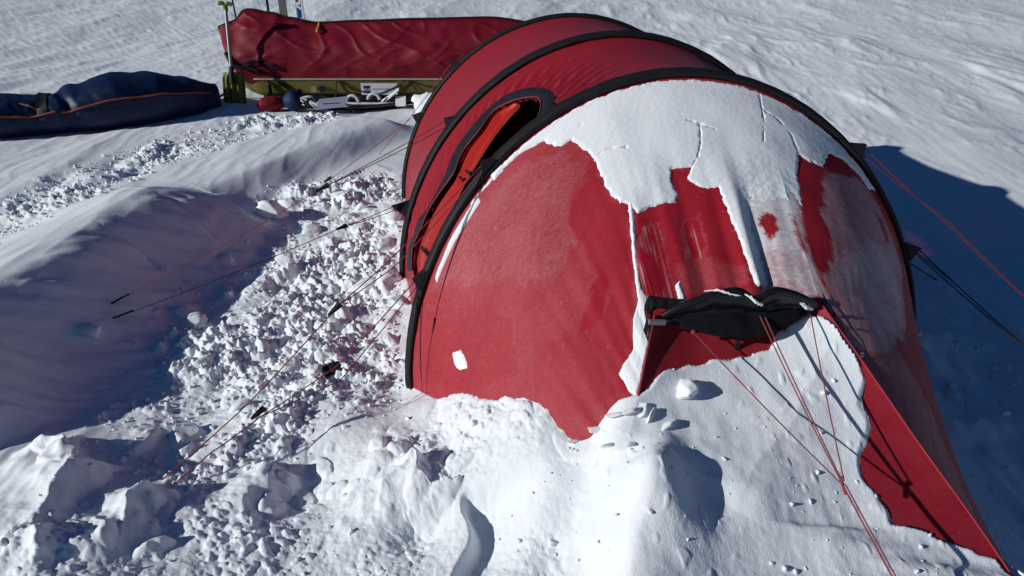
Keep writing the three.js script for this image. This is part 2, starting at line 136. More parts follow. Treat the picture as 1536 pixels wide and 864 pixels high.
function vest(u, v) {                                                    // vestibule cloth: from the near arch to the hood and its two seams
  const p = l3(archPt(0, theta(u)), edgePt(u), v), b = 4 * v * (1 - v), c = [-p[0] * .5, -.6, -.3], n = Math.hypot(...c);
  let s = .015 * b;
  // folds that fan out from the hood's corners and its middle
  const w = ss(.15, .9, v) * (1 - .6 * ss(.9, 1, v));
  s += .012 * w * (Math.exp(-(((u - .452) / .022) ** 2)) - Math.exp(-(((u - .535) / .018) ** 2)) + .9 * Math.exp(-(((u - .565) / .02) ** 2)) + .7 * Math.exp(-(((u - .40) / .018) ** 2)));
  s += (u < U2 ? .0035 : .0010) * w * noise(u * 60, v * 2, 5) + .006 * noise(u * 9, v * 4, 6) * b;
  return [p[0] + c[0] / n * s, p[1] + c[1] / n * s, p[2] + c[2] / n * s];
}
function vestN(u, v) {
  const e = .004, u0 = Math.max(0, u - e), u1 = Math.min(1, u + e), v0 = v - e, v1 = v + e, a = vest(u0, v), b = vest(u1, v), c = vest(u, v0), d = vest(u, v1);
  return V(b[0] - a[0], b[1] - a[1], b[2] - a[2]).cross(V(d[0] - c[0], d[1] - c[1], d[2] - c[2])).normalize().multiplyScalar(-1);
}
function frontPt(s, w) {                                                 // front cloth below the hood, s across -1..1, w down 0..1
  const p = l3(l3(HL, CL, w), l3(HR, CR, w), (s + 1) / 2); p[2] -= .11 * (1 - s * s) * Math.pow(1 - w, 1.3); return p;
}
function bodyPt(k, u, v) { const p = l3(archPt(k, u * Math.PI), archPt(k + 1, u * Math.PI), v), m = 1 - .03 * 4 * v * (1 - v); return [p[0] * m, p[1] * m, p[2]]; }

// ---------------------------------------------------------------- the snow surface
const solveRBF = pts => {
  const n = pts.length, N = n + 1, M = []; const K = (a, b) => Math.sqrt((a[0] - b[0]) ** 2 + (a[1] - b[1]) ** 2 + .01);
  for (let i = 0; i < n; i++) { const r = []; for (let j = 0; j < n; j++) r.push(K(pts[i], pts[j]) + (i === j ? -.004 : 0)); r.push(1, pts[i][2]); M.push(r); }
  M.push([...Array(n).fill(1), 0, 0]);
  for (let c = 0; c < N; c++) { let p = c; for (let r = c + 1; r < N; r++) if (Math.abs(M[r][c]) > Math.abs(M[p][c])) p = r; [M[c], M[p]] = [M[p], M[c]]; for (let r = 0; r < N; r++) if (r !== c) { const f = M[r][c] / M[c][c]; if (f) for (let k = c; k <= N; k++) M[r][k] -= f * M[c][k]; } }
  return M.map((r, i) => r[N] / r[i]);
};
const CW = solveRBF(B.ctrl);
function baseH(x, z) { let h = CW[CW.length - 1]; for (let i = 0; i < B.ctrl.length; i++) { const c = B.ctrl[i], dx = x - c[0], dz = z - c[1]; h += CW[i] * Math.sqrt(dx * dx + dz * dz + .01); } return h; }
const pl = (xs, ys, x) => { for (let i = 1; i < xs.length; i++) if (x < xs[i]) return mix(ys[i - 1], ys[i], ss(0, 1, (x - xs[i - 1]) / (xs[i] - xs[i - 1]))); return ys[ys.length - 1]; };
const bump = (x, z, cx, cz, r) => { const d = ((x - cx) ** 2 + (z - cz) ** 2) / (r * r); return d > 6 ? 0 : Math.exp(-d); };
function slab(x, z, cx, cz, an, len, wid, hgt, tilt = 0) {               // a broken block: flat top, steep sides
  const dx = x - cx, dz = z - cz, c = Math.cos(an), s = Math.sin(an), p = (dx * c + dz * s) / len, q = (dz * c - dx * s) / wid;
  const wob = .16 * noise(x * 14, z * 14, 21), e = 1 - ss(.5 + wob, 1 + wob, Math.pow(Math.abs(p) ** 3.2 + Math.abs(q) ** 3.2, 1 / 3.2));
  return e * hgt * Math.max(.1, 1 + tilt * p);
}
const m0 = (x, z) => ss(-.1, .1, Math.max(polyDist(B.rubA, x, z, true), polyDist(B.rubB, x, z, true)));
const BLK = []; for (let i = 0; i < 46; i++) { const k = B.rubA, x = rr(-1.5, -.3), z = rr(-4.3, -1.75); if (polyDist(k, x, z, true) > .05) BLK.push([x, z, rr(0, 3.1), rr(.04, .11), rr(.03, .065), rr(.012, .038), rr(-.95, .95)]); }
for (let i = 0; i < 60; i++) { const x = rr(-3.8, -1.2), z = rr(-6.2, -3.6); if (polyDist(B.rubB, x, z, true) > .03) BLK.push([x, z, rr(0, 3.1), rr(.04, .10), rr(.03, .06), rr(.012, .035), rr(-.95, .95)]); }
function H(x, z) {
  const dist = Math.hypot(x, z), [X, Z] = toLocal(x, z);
  let h = dist < 30 ? baseH(x, z) : 0;
  if (dist < 30) h *= 1 - ss(15, 30, dist);
  // long swells and wind-cut ridges (sastrugi), running away from the viewer
  const wx = x + .22 * noise(x * .25, z * .2, 31) + .06 * noise(x * 1.3, z * .9, 26), q = wx * .997 + z * .08, p = -z + .08 * x;
  const far = ss(3.2, 8, dist), tentM = ss(.9, 1.8, Math.max(Math.abs(X) * .9, Z > .9 ? Z * 1.2 : 0, -Z * .42)) ;
  const camp = 1 - .85 * Math.max(bump(x, z, -1.2, -7, 1.5), bump(x, z, -3.4, -6, 1.1));
  h += camp * .12 * far * noise(x * .20 + 4, z * .13, 32);
  const rid = (f, g, s) => { const n = noise(q * f, p * g, s); return n > 0 ? n : n * .55; };
  const pat = ss(-.35, .5, noise(x * .55, z * .3, 30));
  const pat2 = ss(-.2, .45, noise(x * 1.1 + 3, z * .8, 25)), pat3 = ss(-.1, .4, noise(x * 2.3, z * 1.6 + 8, 20));
  h += camp * tentM * ((.016 + .042 * far) * rid(.75, .2, 33) + (.009 + .013 * far) * pat * rid(1.9, .6, 34) + (.003 + .006 * far) * pat2 * rid(5.2, 1.5, 35));
  const sharp = n => { const r = 1 - Math.abs(n) * 2.2; return r > 0 ? r * r * (1.6 - .6 * r) : 0; };
  h += camp * tentM * far * (.026 * pat * sharp(noise(q * .9 + 2, p * .34, 27)) + .013 * pat2 * sharp(noise(q * 2.3, p * .8, 28)) + .008 * pat3 * sharp(noise(q * 5.5, p * 2.0, 29)) + .004 * pat3 * sharp(noise(q * 11, p * 4.5, 19)) + .0025 * fbm(x * 20, z * 14, 2, 18));
  const cut = noise(q * 1.3 + 9, p * .42, 38) + .4 * noise(q * 4.5, p * .7, 39); h += camp * tentM * far * .034 * ss(.15, .7, cut) * (1 - ss(.7, 1.2, cut)) * (1 - .5 * ss(7, 14, dist));   // small scarps
  h += (.25 + .75 * tentM) * ((.0006 + .0014 * far) * noise(q * 16, p * 1.7, 36) + .0035 * far * (1 - ss(10, 30, dist)) * rid(12, 1.5, 37));
  if (dist < 30) {
    // two drifts on the sun's side, steep towards the tent
    const D1 = polySide(B.drift1, x, z), D2 = polySide(B.drift2, x, z);
    const dr = (D, h0, wl, wr, e) => { const k = ss(0, .12, D[1]) * (1 - ss(e, 1, D[1])), d = D[0] + .05 * noise(x * 2.2, z * 2.2, 41); return k * h0 * (d < 0 ? Math.exp(-((d / wl) ** 2)) : 1 - ss(0, wr, d)); };
    const d1 = dr(D1, .32, .60, .60, .72), d2 = dr(D2, .12, .65, .36, .9), dm = d1 - d2; h += .5 * (d1 + d2 + Math.sqrt(dm * dm + .0012)) - .017;
    h += ss(-.9, -1.4, x) * (1 - m0(x, z)) * (.0045 * sharp(noise(q * 4.5, p * 1.1, 17)) + .003 * sharp(noise(q * 9, p * 2.2, 16)));
    const face = (D1[0] > 0 && D1[0] < .9 ? ss(0, .1, D1[0]) * (1 - ss(.5, .9, D1[0])) : 0);
    h += face * (.016 * noise((D1[0] * 2.5 + D1[1] * 6), D1[1] * 34 - D1[0] * 9, 42) + .006 * noise(D1[0] * 6, D1[1] * 90 - D1[0] * 16, 40));
    // trampled, shovelled snow
    const mA = ss(-.06, .12, polyDist(B.rubA, x, z, true) + .10 * noise(x * 4, z * 4, 43)), mB = ss(-.06, .14, polyDist(B.rubB, x, z, true) + .12 * noise(x * 3, z * 3, 44));
    const m = Math.max(mA, mB * .85);
    if (m > .001) {
      const wx2 = x + .03 * noise(x * 9, z * 9, 51), wz2 = z + .03 * noise(x * 9 + 5, z * 9, 52);
      let L = .16 * lumps(wx2, wz2, .17, 61) + .34 * lumps(wx2, wz2, .085, 71) + .62 * lumps(wx2 + 3, wz2, .045, 81) + .8 * lumps(x, z, .024, 91) + .7 * lumps(x, z, .014, 98) + .005 * fbm(x * 40, z * 40, 2, 92);
      L *= .16 + .98 * ss(-.35, .45, noise(x * 1.7, z * 1.7, 53) + .5 * noise(x * 7, z * 7, 50));
      L += .16 * lumps(wx2, wz2, .30, 47) * ss(.1, .5, noise(x * 1.7 + 2, z * 1.7, 48));
      for (const [sx, sz, an, l, wd, hg, ti] of BLK) if (Math.abs(x - sx) < .25 && Math.abs(z - sz) < .25) L = Math.max(L, slab(x, z, sx, sz, an, l, wd, hg, ti) + .3 * L);
      h += m * (L + .03 * fbm(x * 3.5, z * 3.5, 3, 54) - .02);
    }
    // heaped snow under the camera
    const fg = ss(2.3, 1.9, dist) * ss(.5, -.15, x);
    h += fg * (.0022 * fbm(x * 60, z * 60, 2, 15) + .012 * fbm(x * 7, z * 7, 4, 55) + .006 * ss(.05, .5, noise(x * 2.2, z * 2.2, 57)) * noise(x * 26, z * 26, 56) + .38 * ss(-.1, .5, noise(x * 2.4 + 1, z * 2.4, 58)) * lumps(x, z, .06, 95) + .22 * ss(.0, .5, noise(x * 3 + 1, z * 3, 46)) * lumps(x, z, .16, 45) + .5 * ss(.0, .4, noise(x * 3 + 5, z * 3, 49)) * lumps(x, z, .022, 97));
    for (const [h0, wl, wr, line] of B.fins) {
      const e = line[0], f = line[line.length - 1]; if (Math.abs(x - f[0]) > .6 || Math.abs(z - f[1]) > .6) continue;
      const D = polySide(line, x + .05 * noise(x * 7, z * 7, 21) + .016 * noise(x * 24, z * 24, 22), z + .05 * noise(x * 6 + 7, z * 6, 23) + .015 * noise(x * 22, z * 22, 24)), a = D[1], d = D[0];
      const prof = Math.pow(ss(-.05, .8, a), .8) * (a >= 1 ? Math.exp(-((Math.max(0, -(z - f[1])) / .05) ** 2)) : 1), fall = d < 0 ? Math.pow(clamp(1 + d / wl), 1.25) : Math.pow(clamp(1 - d / wr), .8);
      h += .78 * h0 * prof * fall;
    }
    h += -.05 * bump(x, z, -.25, -1.56, .08) - .045 * bump(x, z, -.62, -1.75, .13) - .03 * bump(x, z, -.95, -1.5, .1);
    const lg = -z * .35 + x; h += -.07 * ss(-.15, -.11, x + .10 * noise(z * 5, 3, 59)) * (1 - ss(-.1, .12, x)) * ss(-1.66, -1.58, z) * (1 - ss(-1.45, -1.25, z));
    // ridge of packed snow beside the front cloth
    const S = polySide(B.ridgeS, x, z), kS = ss(.22, .7, S[1]);
    const dS = S[0] + .02 * noise(x * 5, z * 5, 60), rS = kS * (.088 * (dS < 0 ? Math.exp(-((dS / .22) ** 2)) : Math.exp(-((dS / .085) ** 2))) - .05 * Math.exp(-(((dS - .17) / .09) ** 2))); h += rS;
    const sw = .036 * bump(x, z, 0.375, -1.473, .10) - .05 * bump(x, z, 0.491, -1.477, .09); h += sw - .030 * bump(x, z, .185, -1.69, .085);
    // snow lying on the front cloth
    if (Z > .2 && Z < 1.6 && Math.abs(X) < 1) {
      let w = .4, s = 0; for (let k = 0; k < 8; k++) { const hw = .26 + .30 * w; s = X / hw; w = clamp((Z - .48 + .11 * Math.max(0, 1 - s * s) * Math.pow(Math.max(0, 1 - w), 1.3)) / .61, 0, 1.4); }
      const yp = .505 * (1 - w), nz = .02 * noise(x * 22, z * 22, 62) + .03 * noise(x * 7, z * 7, 63), hw = .26 + .30 * w;
      const wt = pl([-1, -.68, -.12, .18, .46, .6, .8, .92, 1], [.28, .24, .24, .22, .16, .11, .07, .07, .10], s), sr = pl([0, .2, .30, .44, .67, .82, .86, .93, 1.05], [1.2, 1.12, .97, .78, .55, .55, .74, .92, 1.3], w);
      const sd = Math.min((w - wt) * .79, (sr - s) * hw) + nz * .5;
      const sdE = Math.min(sd, (.965 - s) * hw + nz * .25), t = sdE < 0 ? -.06 : sd > 0 ? .003 + .012 * ss(0, .02, sd) + .05 * ss(.05, .4, sd) : -.06;
      const k = ss(-1.3, -.9, s) * (1 - ss(1.02, 1.06, s)) * (1 - ss(.92, 1.2, w)) * ss(-.02, .02, w - .0);
      h = mix(h, yp + t + .004 * noise(x * 9, z * 9, 64) + (rS + sw) * ss(.0, .10, sd), k);
      if (s > 1.0 && w < 1.02 && X < .985 - .39 * Z) h = Math.min(h, Math.max(.02, yp * .1));
    }
    // small pits and crumbs on the packed snow in front
    if (dist < 2.4 && x > -.2) h += .0035 * ss(.35, .7, noise(x * 30, z * 30, 65)) * ss(-.2, .3, noise(x * 3, z * 3, 66)) + ss(.55, .2, Z < 1.6 ? 1.15 - Z : .2) * .004 * fbm(x * 14, z * 14, 3, 67);
    // shaded side: lumpy drift against the far wall of the tent
    const rs = ss(.75, 1.0, X) * (1 - ss(1.5, 2.2, X)) * ss(-.9, 0, Z) * (1 - ss(1.6, 2.2, Z)); h += rs * (.05 * fbm(x * 4, z * 4, 3, 68) + .35 * lumps(x, z, .12, 99) * ss(0, .5, noise(x * 2, z * 2, 69)));
    // floor of the tent
    if (Z < .05 && Z > -2.9) { const inside = ss(.97, .86, Math.abs(X)) * ss(.05, -.1, Z) * ss(-2.9, -2.6, Z); h = mix(h, Math.min(h, -.03), inside); }
  }
  return h;
}
function buildGround() {
  const az = [], R = [];
  const A = 50 * Math.PI / 180, NA = 1000; for (let i = 0; i <= NA; i++) az.push(-A + 2 * A * i / NA);
  for (let i = 1; i < 70; i++) az.push(A + (2 * Math.PI - 2 * A) * i / 70);
  for (let i = 0; i < 14; i++) R.push(.05 + 1.05 * i / 14);
  const NR = 700, a0 = Math.atan(1.55 / 1.1), a1 = Math.atan(1.55 / 34); for (let i = 0; i <= NR; i++) { const a = mix(a0, a1, i / NR); R.push(1.55 / Math.tan(a)); }
  for (let d = 36; d < 900; d *= 1.08) R.push(d);
  const nA = az.length, nR = R.length, P = new Float32Array(nA * nR * 3), UV = new Float32Array(nA * nR * 2), I = new Uint32Array(nA * (nR - 1) * 6); let o = 0, k = 0;
  for (let j = 0; j < nR; j++) for (let i = 0; i < nA; i++) { const x = R[j] * Math.sin(az[i]), z = -R[j] * Math.cos(az[i]); P[o * 3] = x; P[o * 3 + 1] = H(x, z); P[o * 3 + 2] = z; UV[o * 2] = x / .45; UV[o * 2 + 1] = z / .45; o++; }
  for (let j = 0; j + 1 < nR; j++) for (let i = 0; i < nA; i++) { const a = j * nA + i, b = j * nA + (i + 1) % nA, c = a + nA, d = b + nA; I[k++] = a; I[k++] = b; I[k++] = c; I[k++] = b; I[k++] = d; I[k++] = c; }
  const g = new THREE.BufferGeometry(); g.setAttribute('position', new THREE.BufferAttribute(P, 3)); g.setAttribute('uv', new THREE.BufferAttribute(UV, 2)); g.setIndex(new THREE.BufferAttribute(I, 1)); g.computeVertexNormals();
  const m = mesh('snow_ground', g, snowM); m.userData.kind = 'structure'; m.userData.label = 'wind-carved snow surface'; return m;
}
buildGround(); console.log('ground');
// ---------------------------------------------------------------- the tent
const tent = thing('tunnel_tent', 'red tunnel tent with black pole sleeves, half covered by wind-packed snow', 'tent', [TO.x, 0, TO.z], YAW);
const frostTex = (() => {
  const W = 1536, Hh = 1024, MU = 1.75, MV = .85, d = new Uint8Array(W * Hh * 4), dens = new Float32Array(W * Hh), str = new Float32Array(W * Hh);
  for (const [den, streak, poly] of B.frost) {
    let u0 = 1, u1 = 0, v0 = 1, v1 = 0; for (const q of poly) { u0 = Math.min(u0, q[0]); u1 = Math.max(u1, q[0]); v0 = Math.min(v0, q[1]); v1 = Math.max(v1, q[1]); }
    for (let j = Math.max(0, Math.floor((v0 - .05) * Hh)); j < Math.min(Hh, (v1 + .05) * Hh); j++) for (let i = Math.max(0, Math.floor((u0 - .03) * W)); i < Math.min(W, (u1 + .03) * W); i++) {
      const u = (i + .5) / W, v = (j + .5) / Hh, nz = .020 * fbm(u * 26, v * 14, 4, 11) + .005 * noise(u * 190, v * 100, 12);
      const s = polyDist(poly, u, v, true, MU, MV) + nz, k = ss(-.004, den > .03 ? (den < .1 ? .024 : den > .5 ? .04 : .012) : .008, s); if (k <= 0) continue;
      const o = j * W + i; dens[o] = mix(dens[o], den, k); str[o] = mix(str[o], streak, k);
    }
  }
  for (let j = 0; j < Hh; j++) for (let i = 0; i < W; i++) {
    const o = j * W + i, u = (i + .5) / W, v = (j + .5) / Hh; let D = dens[o];
    if (u > .36 && u < .64 && D === 0) D = .03;
    const st = str[o], grain = hash(i, j, 5), g2 = hash(i >> 1, j >> 1, 6), cl = fbm(u * 110, v * 60, 3, 13), big = fbm(u * 14, v * 8, 3, 14);
    let f = D * (1 + .45 * big + .5 * cl) + D * (1 - D) * ((grain - .5) * 1.0 + (g2 - .5) * 1.2);
    if (st) f = mix(f, D * Math.max(0, .1 + 2.6 * noise(u * 230, v * 4, 15) + 1.2 * noise(u * 90, v * 14, 36) + .8 * (grain - .5)) * ss(-.5, .35, noise(u * 34, v * 9, 37)), st);
    const spk = noise(u * 330, v * 180, 16); if (spk > .80) f = Math.max(f, .75 * ss(.80, .95, spk) * ss(-.2, .5, noise(u * 16, v * 9, 17)));
    const scr = noise(u * 60 + v * 25, v * 4 - u * 3, 18); if (Math.abs(scr) < .006 && cl > .15) f += .18;
    f = clamp(f, 0, .95);
    const tone = 1 + .10 * big, c = [mix(RED[0] * tone, .82, f), mix(RED[1] * tone, .82, f), mix(RED[2] * tone, .84, f)];
    d[o * 4] = clamp(toS(c[0])) * 255; d[o * 4 + 1] = clamp(toS(c[1])) * 255; d[o * 4 + 2] = clamp(toS(c[2])) * 255; d[o * 4 + 3] = 255;
  }
  const t = new THREE.DataTexture(d, W, Hh); t.colorSpace = THREE.SRGBColorSpace; t.magFilter = t.minFilter = THREE.LinearFilter; t.needsUpdate = true; return t;
})();
console.log('frost');
const weave = dataTex(256, 256, (u, v) => { const k = .5 + .2 * Math.sin(u * 6.283 * 64) * Math.sin(v * 6.283 * 64) + .3 * noise(u * 8, v * 8, 4); return [k, k, k]; }, false, true);
const frostM = mat(0xffffff, .62, { map: frostTex, transmission: .10, thickness: 0 });
const panel = (name, a, b, n, label) => { const g = gridGeo(n, 60, (s, v) => vest(mix(a, b, s), v), (s, v) => [mix(a, b, s), v]); const o = mesh(name, g, frostM, tent); if (label) o.userData.label = label; return o; };
panel('side_panel', 0, U1, 90, 'sunlit frosted side cloth of the vestibule');
panel('top_panel', U1, U2, 90);
panel('side_panel', U2, 1, 90, 'shaded side cloth of the vestibule');
// front cloth below the hood
mesh('front_panel', gridGeo(60, 50, (s, w) => { const p = frontPt(s * 2 - 1, w); p[2] += .006 * noise(s * 6, w * 5, 8); return p; }), redM, tent);
// seams of the front cloth, with frost in the stitching
for (const [a, b] of [[HL, CL], [HR, CR]]) mesh('seam', tube(Array.from({ length: 9 }, (_, i) => { const q = l3(a, b, i / 8); return [q[0], q[1] + .003 + .004 * noise(i * .9, a[0], 3), q[2] + .003]; }), .0035, 60, 6), mat(lin(.30, .03, .045), .8), tent);
// body cloth between the arches; the near bay has the door opening
const doorIn = B.doorIn.map(p => p.slice()), doorOut = B.doorOut.map(p => p.slice());
const hole = [...doorIn, [.30, -.05], [.05, -.05]];
const cloth = mat(0xffffff, .46, { map: dust(1024, 53, .012), transmission: .28, thickness: 0 });
const pleat = (u, v) => { const d = polyDist(doorOut, u, v, false, 3.1 * .55, .98), k = ss(.20, .0, d) * ss(.33, .20, Math.abs(u - .33)); return k; };
mesh('body_panel', gridGeo(300, 120, (u, v) => {
  const p = bodyPt(0, u, v); let m = 0;
  if (u < .5) m = .006 * pleat(u, v) * Math.sin((u * 3.1 - v * .8) * 95 + 4 * noise(u * 9, v * 9, 2));
  m += .004 * noise(u * 12, v * 5, 22) * 4 * v * (1 - v);
  return [p[0] * (1 + m), p[1] * (1 + m), p[2]];
}, null, (u, v) => u > .5 || polyDist(hole, u, v, true, 1.7, 1) < 0), cloth, tent);
mesh('body_panel', gridGeo(160, 50, (u, v) => { const p = bodyPt(1, u, v), m = 1 + .004 * noise(u * 10, v * 4, 23) * 4 * v * (1 - v); return [p[0] * m, p[1] * m, p[2]]; }), cloth, tent);
// far vestibule, closing the tunnel
mesh('rear_panel', gridGeo(80, 30, (u, v) => { const a = archPt(2, u * Math.PI), b = edgePt(u), p = l3(a, [b[0], b[1], -2.072 - b[2] * .95], v), s = .02 * 4 * v * (1 - v); return [p[0] * (1 - s), p[1] * (1 - s), p[2]]; }), cloth, tent);
mesh('rear_panel', gridGeo(20, 20, (s, w) => { const p = frontPt(s * 2 - 1, w); return [p[0], p[1], -2.072 - p[2] * .95]; }), cloth, tent);
// pole sleeves
function sleeve(k, wide, out, shift) {
  const n = 120, m = 12, g = gridGeo(n, m, (t, c) => {
    const th = mix(-.015, Math.PI + .015, t), a = archPt(k, clamp(th, .0, Math.PI)), b = archPt(k, clamp(th, 0, Math.PI), .02), nx = (b[0] - a[0]) / .02, ny = (b[1] - a[1]) / .02, an = c * Math.PI * 2, puck = 1 + .10 * noise(t * 46, c * 3, k + 3);
    const r = out * Math.cos(an) * puck + .004, zz = wide * Math.sin(an) * puck - shift;
    return [a[0] + nx * r, Math.max(a[1] + ny * r, -.1), a[2] + zz];
  });
  return mesh('pole_sleeve', g, blackM, tent);
}
sleeve(0, .034, .017, .012); sleeve(1, .043, .017, -.004); sleeve(2, .024, .017, 0);
// a second black band beside the middle sleeve's lower half: the pole's clip webbing
const ribbon = (name, f, n, width, m, lift = .006) => mesh(name, gridGeo(n, 4, (t, c) => f(t, (c - .5) * width, lift), null), m, tent);
ribbon('webbing', (t, c, l) => { const u = mix(.06, .33, t), p = bodyPt(1, u, .09 + c), q = 1 + l; return [p[0] * q, p[1] * q, p[2]]; }, 60, .05, blackM);
// door trim and the rolled door cloth
const rs = (poly, n) => { const c = new THREE.CatmullRomCurve3(poly.map(p => V(p[0], p[1], 0)), false, 'centripetal'); return Array.from({ length: n + 1 }, (_, i) => { const q = c.getPoint(i / n); return [q.x, q.y]; }); };
const dI = rs(doorIn, 90), dO = rs(doorOut, 90);
mesh('door_trim', gridGeo(90, 6, (t, c) => { const i = Math.round(t * 90), a = dI[i], b = dO[i], u = mix(a[0], b[0], c) , v = mix(a[1], b[1], c), p = bodyPt(0, u, v), q = 1.006 + .006 * Math.sin(c * Math.PI) * (1 + .8 * noise(i * .55, c * 2, 7)); return [p[0] * q, p[1] * q, p[2]]; }), mat(lin(.016, .018, .024), .5), tent);
mesh('zip', tube(dI.filter((_, i) => i % 3 === 0).map(([u, v]) => { const p = bodyPt(0, u, v); return [p[0] * 1.009, p[1] * 1.009, p[2]]; }), .003, 120, 5), mat(lin(.25, .05, .06), .5, { metalness: .2 }), tent);
const FL0 = [[.03, .70, .012], [.12, .66, .012], [.20, .54, .014], [.24, .62, .014], [.30, .68, .012], [.325, .6, .010]], FL1 = [[.03, .20, .03], [.12, .26, .03], [.20, .33, .03], [.24, .41, .03], [.29, .53, .025], [.325, .57, .015]];
const flapPt = (t, c) => { const k = t * (FL0.length - 1), i = Math.min(FL0.length - 2, Math.floor(k)), f = k - i, a = FL0[i].map((x, j) => mix(x, FL0[i + 1][j], f)), b = FL1[i].map((x, j) => mix(x, FL1[i + 1][j], f)), u = mix(a[0], b[0], c), v = mix(a[1], b[1], c), dep = mix(a[2], b[2], c) + .006 * Math.sin(c * 9 + t * 5), p = bodyPt(0, u, v), q = 1 - dep; return [p[0] * q, p[1] * q, p[2]]; };
const flap = mesh('door_flap', gridGeo(60, 16, flapPt), mat(lin(.58, .020, .012), .5, { transmission: .35, thickness: 0 }), tent);
mesh('hem', tube(Array.from({ length: 14 }, (_, i) => flapPt(i / 13, 1)), .004, 60, 5), mat(lin(.20, .05, .02), .7), flap);
for (const [t, c] of [[.52, .75], [.46, .55], [.16, .3]]) { const a = flapPt(t, c), b = flapPt(t + .02, c + .35); mesh('toggle_loop', tube([[a[0] - .01, a[1] + .005, a[2]], [(a[0] + b[0]) / 2 - .02, (a[1] + b[1]) / 2 + .012, (a[2] + b[2]) / 2], [b[0] - .01, b[1], b[2]]], .006, 16, 6), blackM, tent); }
// dark inner tent standing inside the fly
mesh('inner_tent', gridGeo(40, 20, (t, c) => { const u = mix(.12, .88, t), p = bodyPt(1, u, .02); const q = .88 - .05 * c * Math.abs(Math.sin(t * 3.14 * 5)) * .3; return [p[0] * q, Math.max(-.02, p[1] * q) * (c), -1.04]; }), mat(lin(.016, .013, .012), .9), tent);
mesh('ground_sheet', new THREE.BoxGeometry(1.75, .012, 2.75).translate(0, -.015, -1.42), mat(lin(.012, .011, .012), .8), tent);
mesh('stowed_kit', gridGeo(40, 30, (t, c) => { const an = c * Math.PI, r = .25 + .03 * noise(t * 5, c * 4, 9), e = Math.pow(Math.sin(clamp(t, .02, .98) * Math.PI), .4); return [.30 - Math.cos(an) * .42 * e, .27 * Math.sin(an) * e * (1 + r * .2), mix(-.95, -.05, t)]; }), mat(lin(.012, .012, .014), .85), tent);
// anchor patches on the sleeves
function anchor(k, u, out, dz = 0, m = blackM) {
  const th = u * Math.PI, a = archPt(k, th), b = archPt(k, th, .02), nx = (b[0] - a[0]) / .02, ny = (b[1] - a[1]) / .02, t1 = archPt(k, th - .036), t2 = archPt(k, th + .036), tip = [a[0] + nx * out, a[1] + ny * out - .01, a[2] + dz];
  const g = new THREE.BufferGeometry(), P = []; const o = .006; for (const s of [-1, 1]) for (const q of [t1, t2, tip]) P.push(q[0] + nx * .012, q[1] + ny * .012, q[2] + s * (q === tip ? .008 : .022));
  g.setAttribute('position', new THREE.Float32BufferAttribute(P, 3)); g.setIndex([0, 1, 2, 3, 5, 4, 0, 2, 5, 0, 5, 3, 1, 4, 5, 1, 5, 2, 0, 3, 4, 0, 4, 1]); const gg = g.toNonIndexed(); gg.computeVertexNormals(); gg.setAttribute('uv', new THREE.Float32BufferAttribute(new Float32Array(36 * 2), 2));
  mesh('anchor_patch', gg, m, tent); return tip;
}
// hood over the front vent
const hood = (() => {
  const up = s => { const x = s * .236, k = 1 - s * s; return [x, .500 + .088 * Math.pow(k, .95) * (1 - .40 * Math.exp(-(((s - .1) / .15) ** 2))) + .002, .48 + .03 * k]; };
  const lo = s => { const x = s * .232, k = 1 - s * s; return [x, .494 - .040 * Math.pow(k, 1.0), .485 + .05 * k]; };
  const o = mesh('vent_hood', gridGeo(60, 16, (a, c) => { const s = a * 2 - 1, p = l3(up(s), lo(s), c), k = (1 - s * s); p[2] += .02 * k - .018 * Math.sin(c * Math.PI) * k; p[1] += .006 * noise(a * 9, c * 4, 6) * k; p[2] += (.004 * noise(a * 7 + c * 2, c * 3, 16) + .003 * noise(a * 22, c * 5, 17)) * k * Math.sin(c * Math.PI) - .025 * k * Math.exp(-(((c - .55) / .2) ** 2)); return p; }), blackGloss, tent);
  mesh('rim', tube(Array.from({ length: 25 }, (_, i) => { const p = up(i / 12 - 1); return [p[0], p[1] + .004, p[2] + .006]; }), .011, 90, 8), blackGloss, o);
  mesh('rim', tube(Array.from({ length: 21 }, (_, i) => lo(i / 10 - 1)), .007, 60, 6), blackM, o);
  mesh('lining', gridGeo(40, 4, (a, c) => { const s = a * 2 - 1, p = lo(s); return [p[0], p[1] - .004 - .016 * c * (.6 + .5 * noise(a * 14, 2, 5)), p[2] - .012 - .03 * c]; }), mat(lin(.42, .36, .37), .9), o);
  mesh('toggle', new THREE.BoxGeometry(.012, .05, .010).translate(-.012, .420, .525), blackM, o);
  mesh('toggle_tip', new THREE.ConeGeometry(.006, .018, 6).rotateX(Math.PI).translate(-.012, .387, .525), blackM, o);
  return o;
})();
for (const [l, r, label] of [[[[-.13, .585, .50], [-.09, .592, .515], [-.06, .583, .525], [-.03, .578, .53]], .005, 'thin curved smear of snow on the left rim of the vent hood'], [[[-.02, .583, .53], [.0, .572, .54], [.02, .556, .545], [.034, .552, .545]], .007, 'small wedge of snow in the dip of the vent hood rim'], [[[.15, .545, .535], [.175, .53, .535], [.20, .518, .53]], .009, 'small flake of snow near the right end of the vent hood']]) { const cv = new THREE.CatmullRomCurve3(l.map(q => V(...q))), g = gridGeo(30, 8, (t, c) => { const p = cv.getPoint(t), a = c * 6.283, q = r * Math.pow(Math.sin(clamp(t, .02, .98) * Math.PI), .5) * (.7 + .7 * noise(t * 9, c * 3, 19)); return [p.x + q * .3 * Math.cos(a), p.y + q * Math.sin(a) + .006, p.z + q * .6 * Math.cos(a) + .008]; }); const o = mesh('snow_smear', g, crustM); o.position.copy(TO); o.rotation.y = YAW; tag(o, label, 'snow'); }
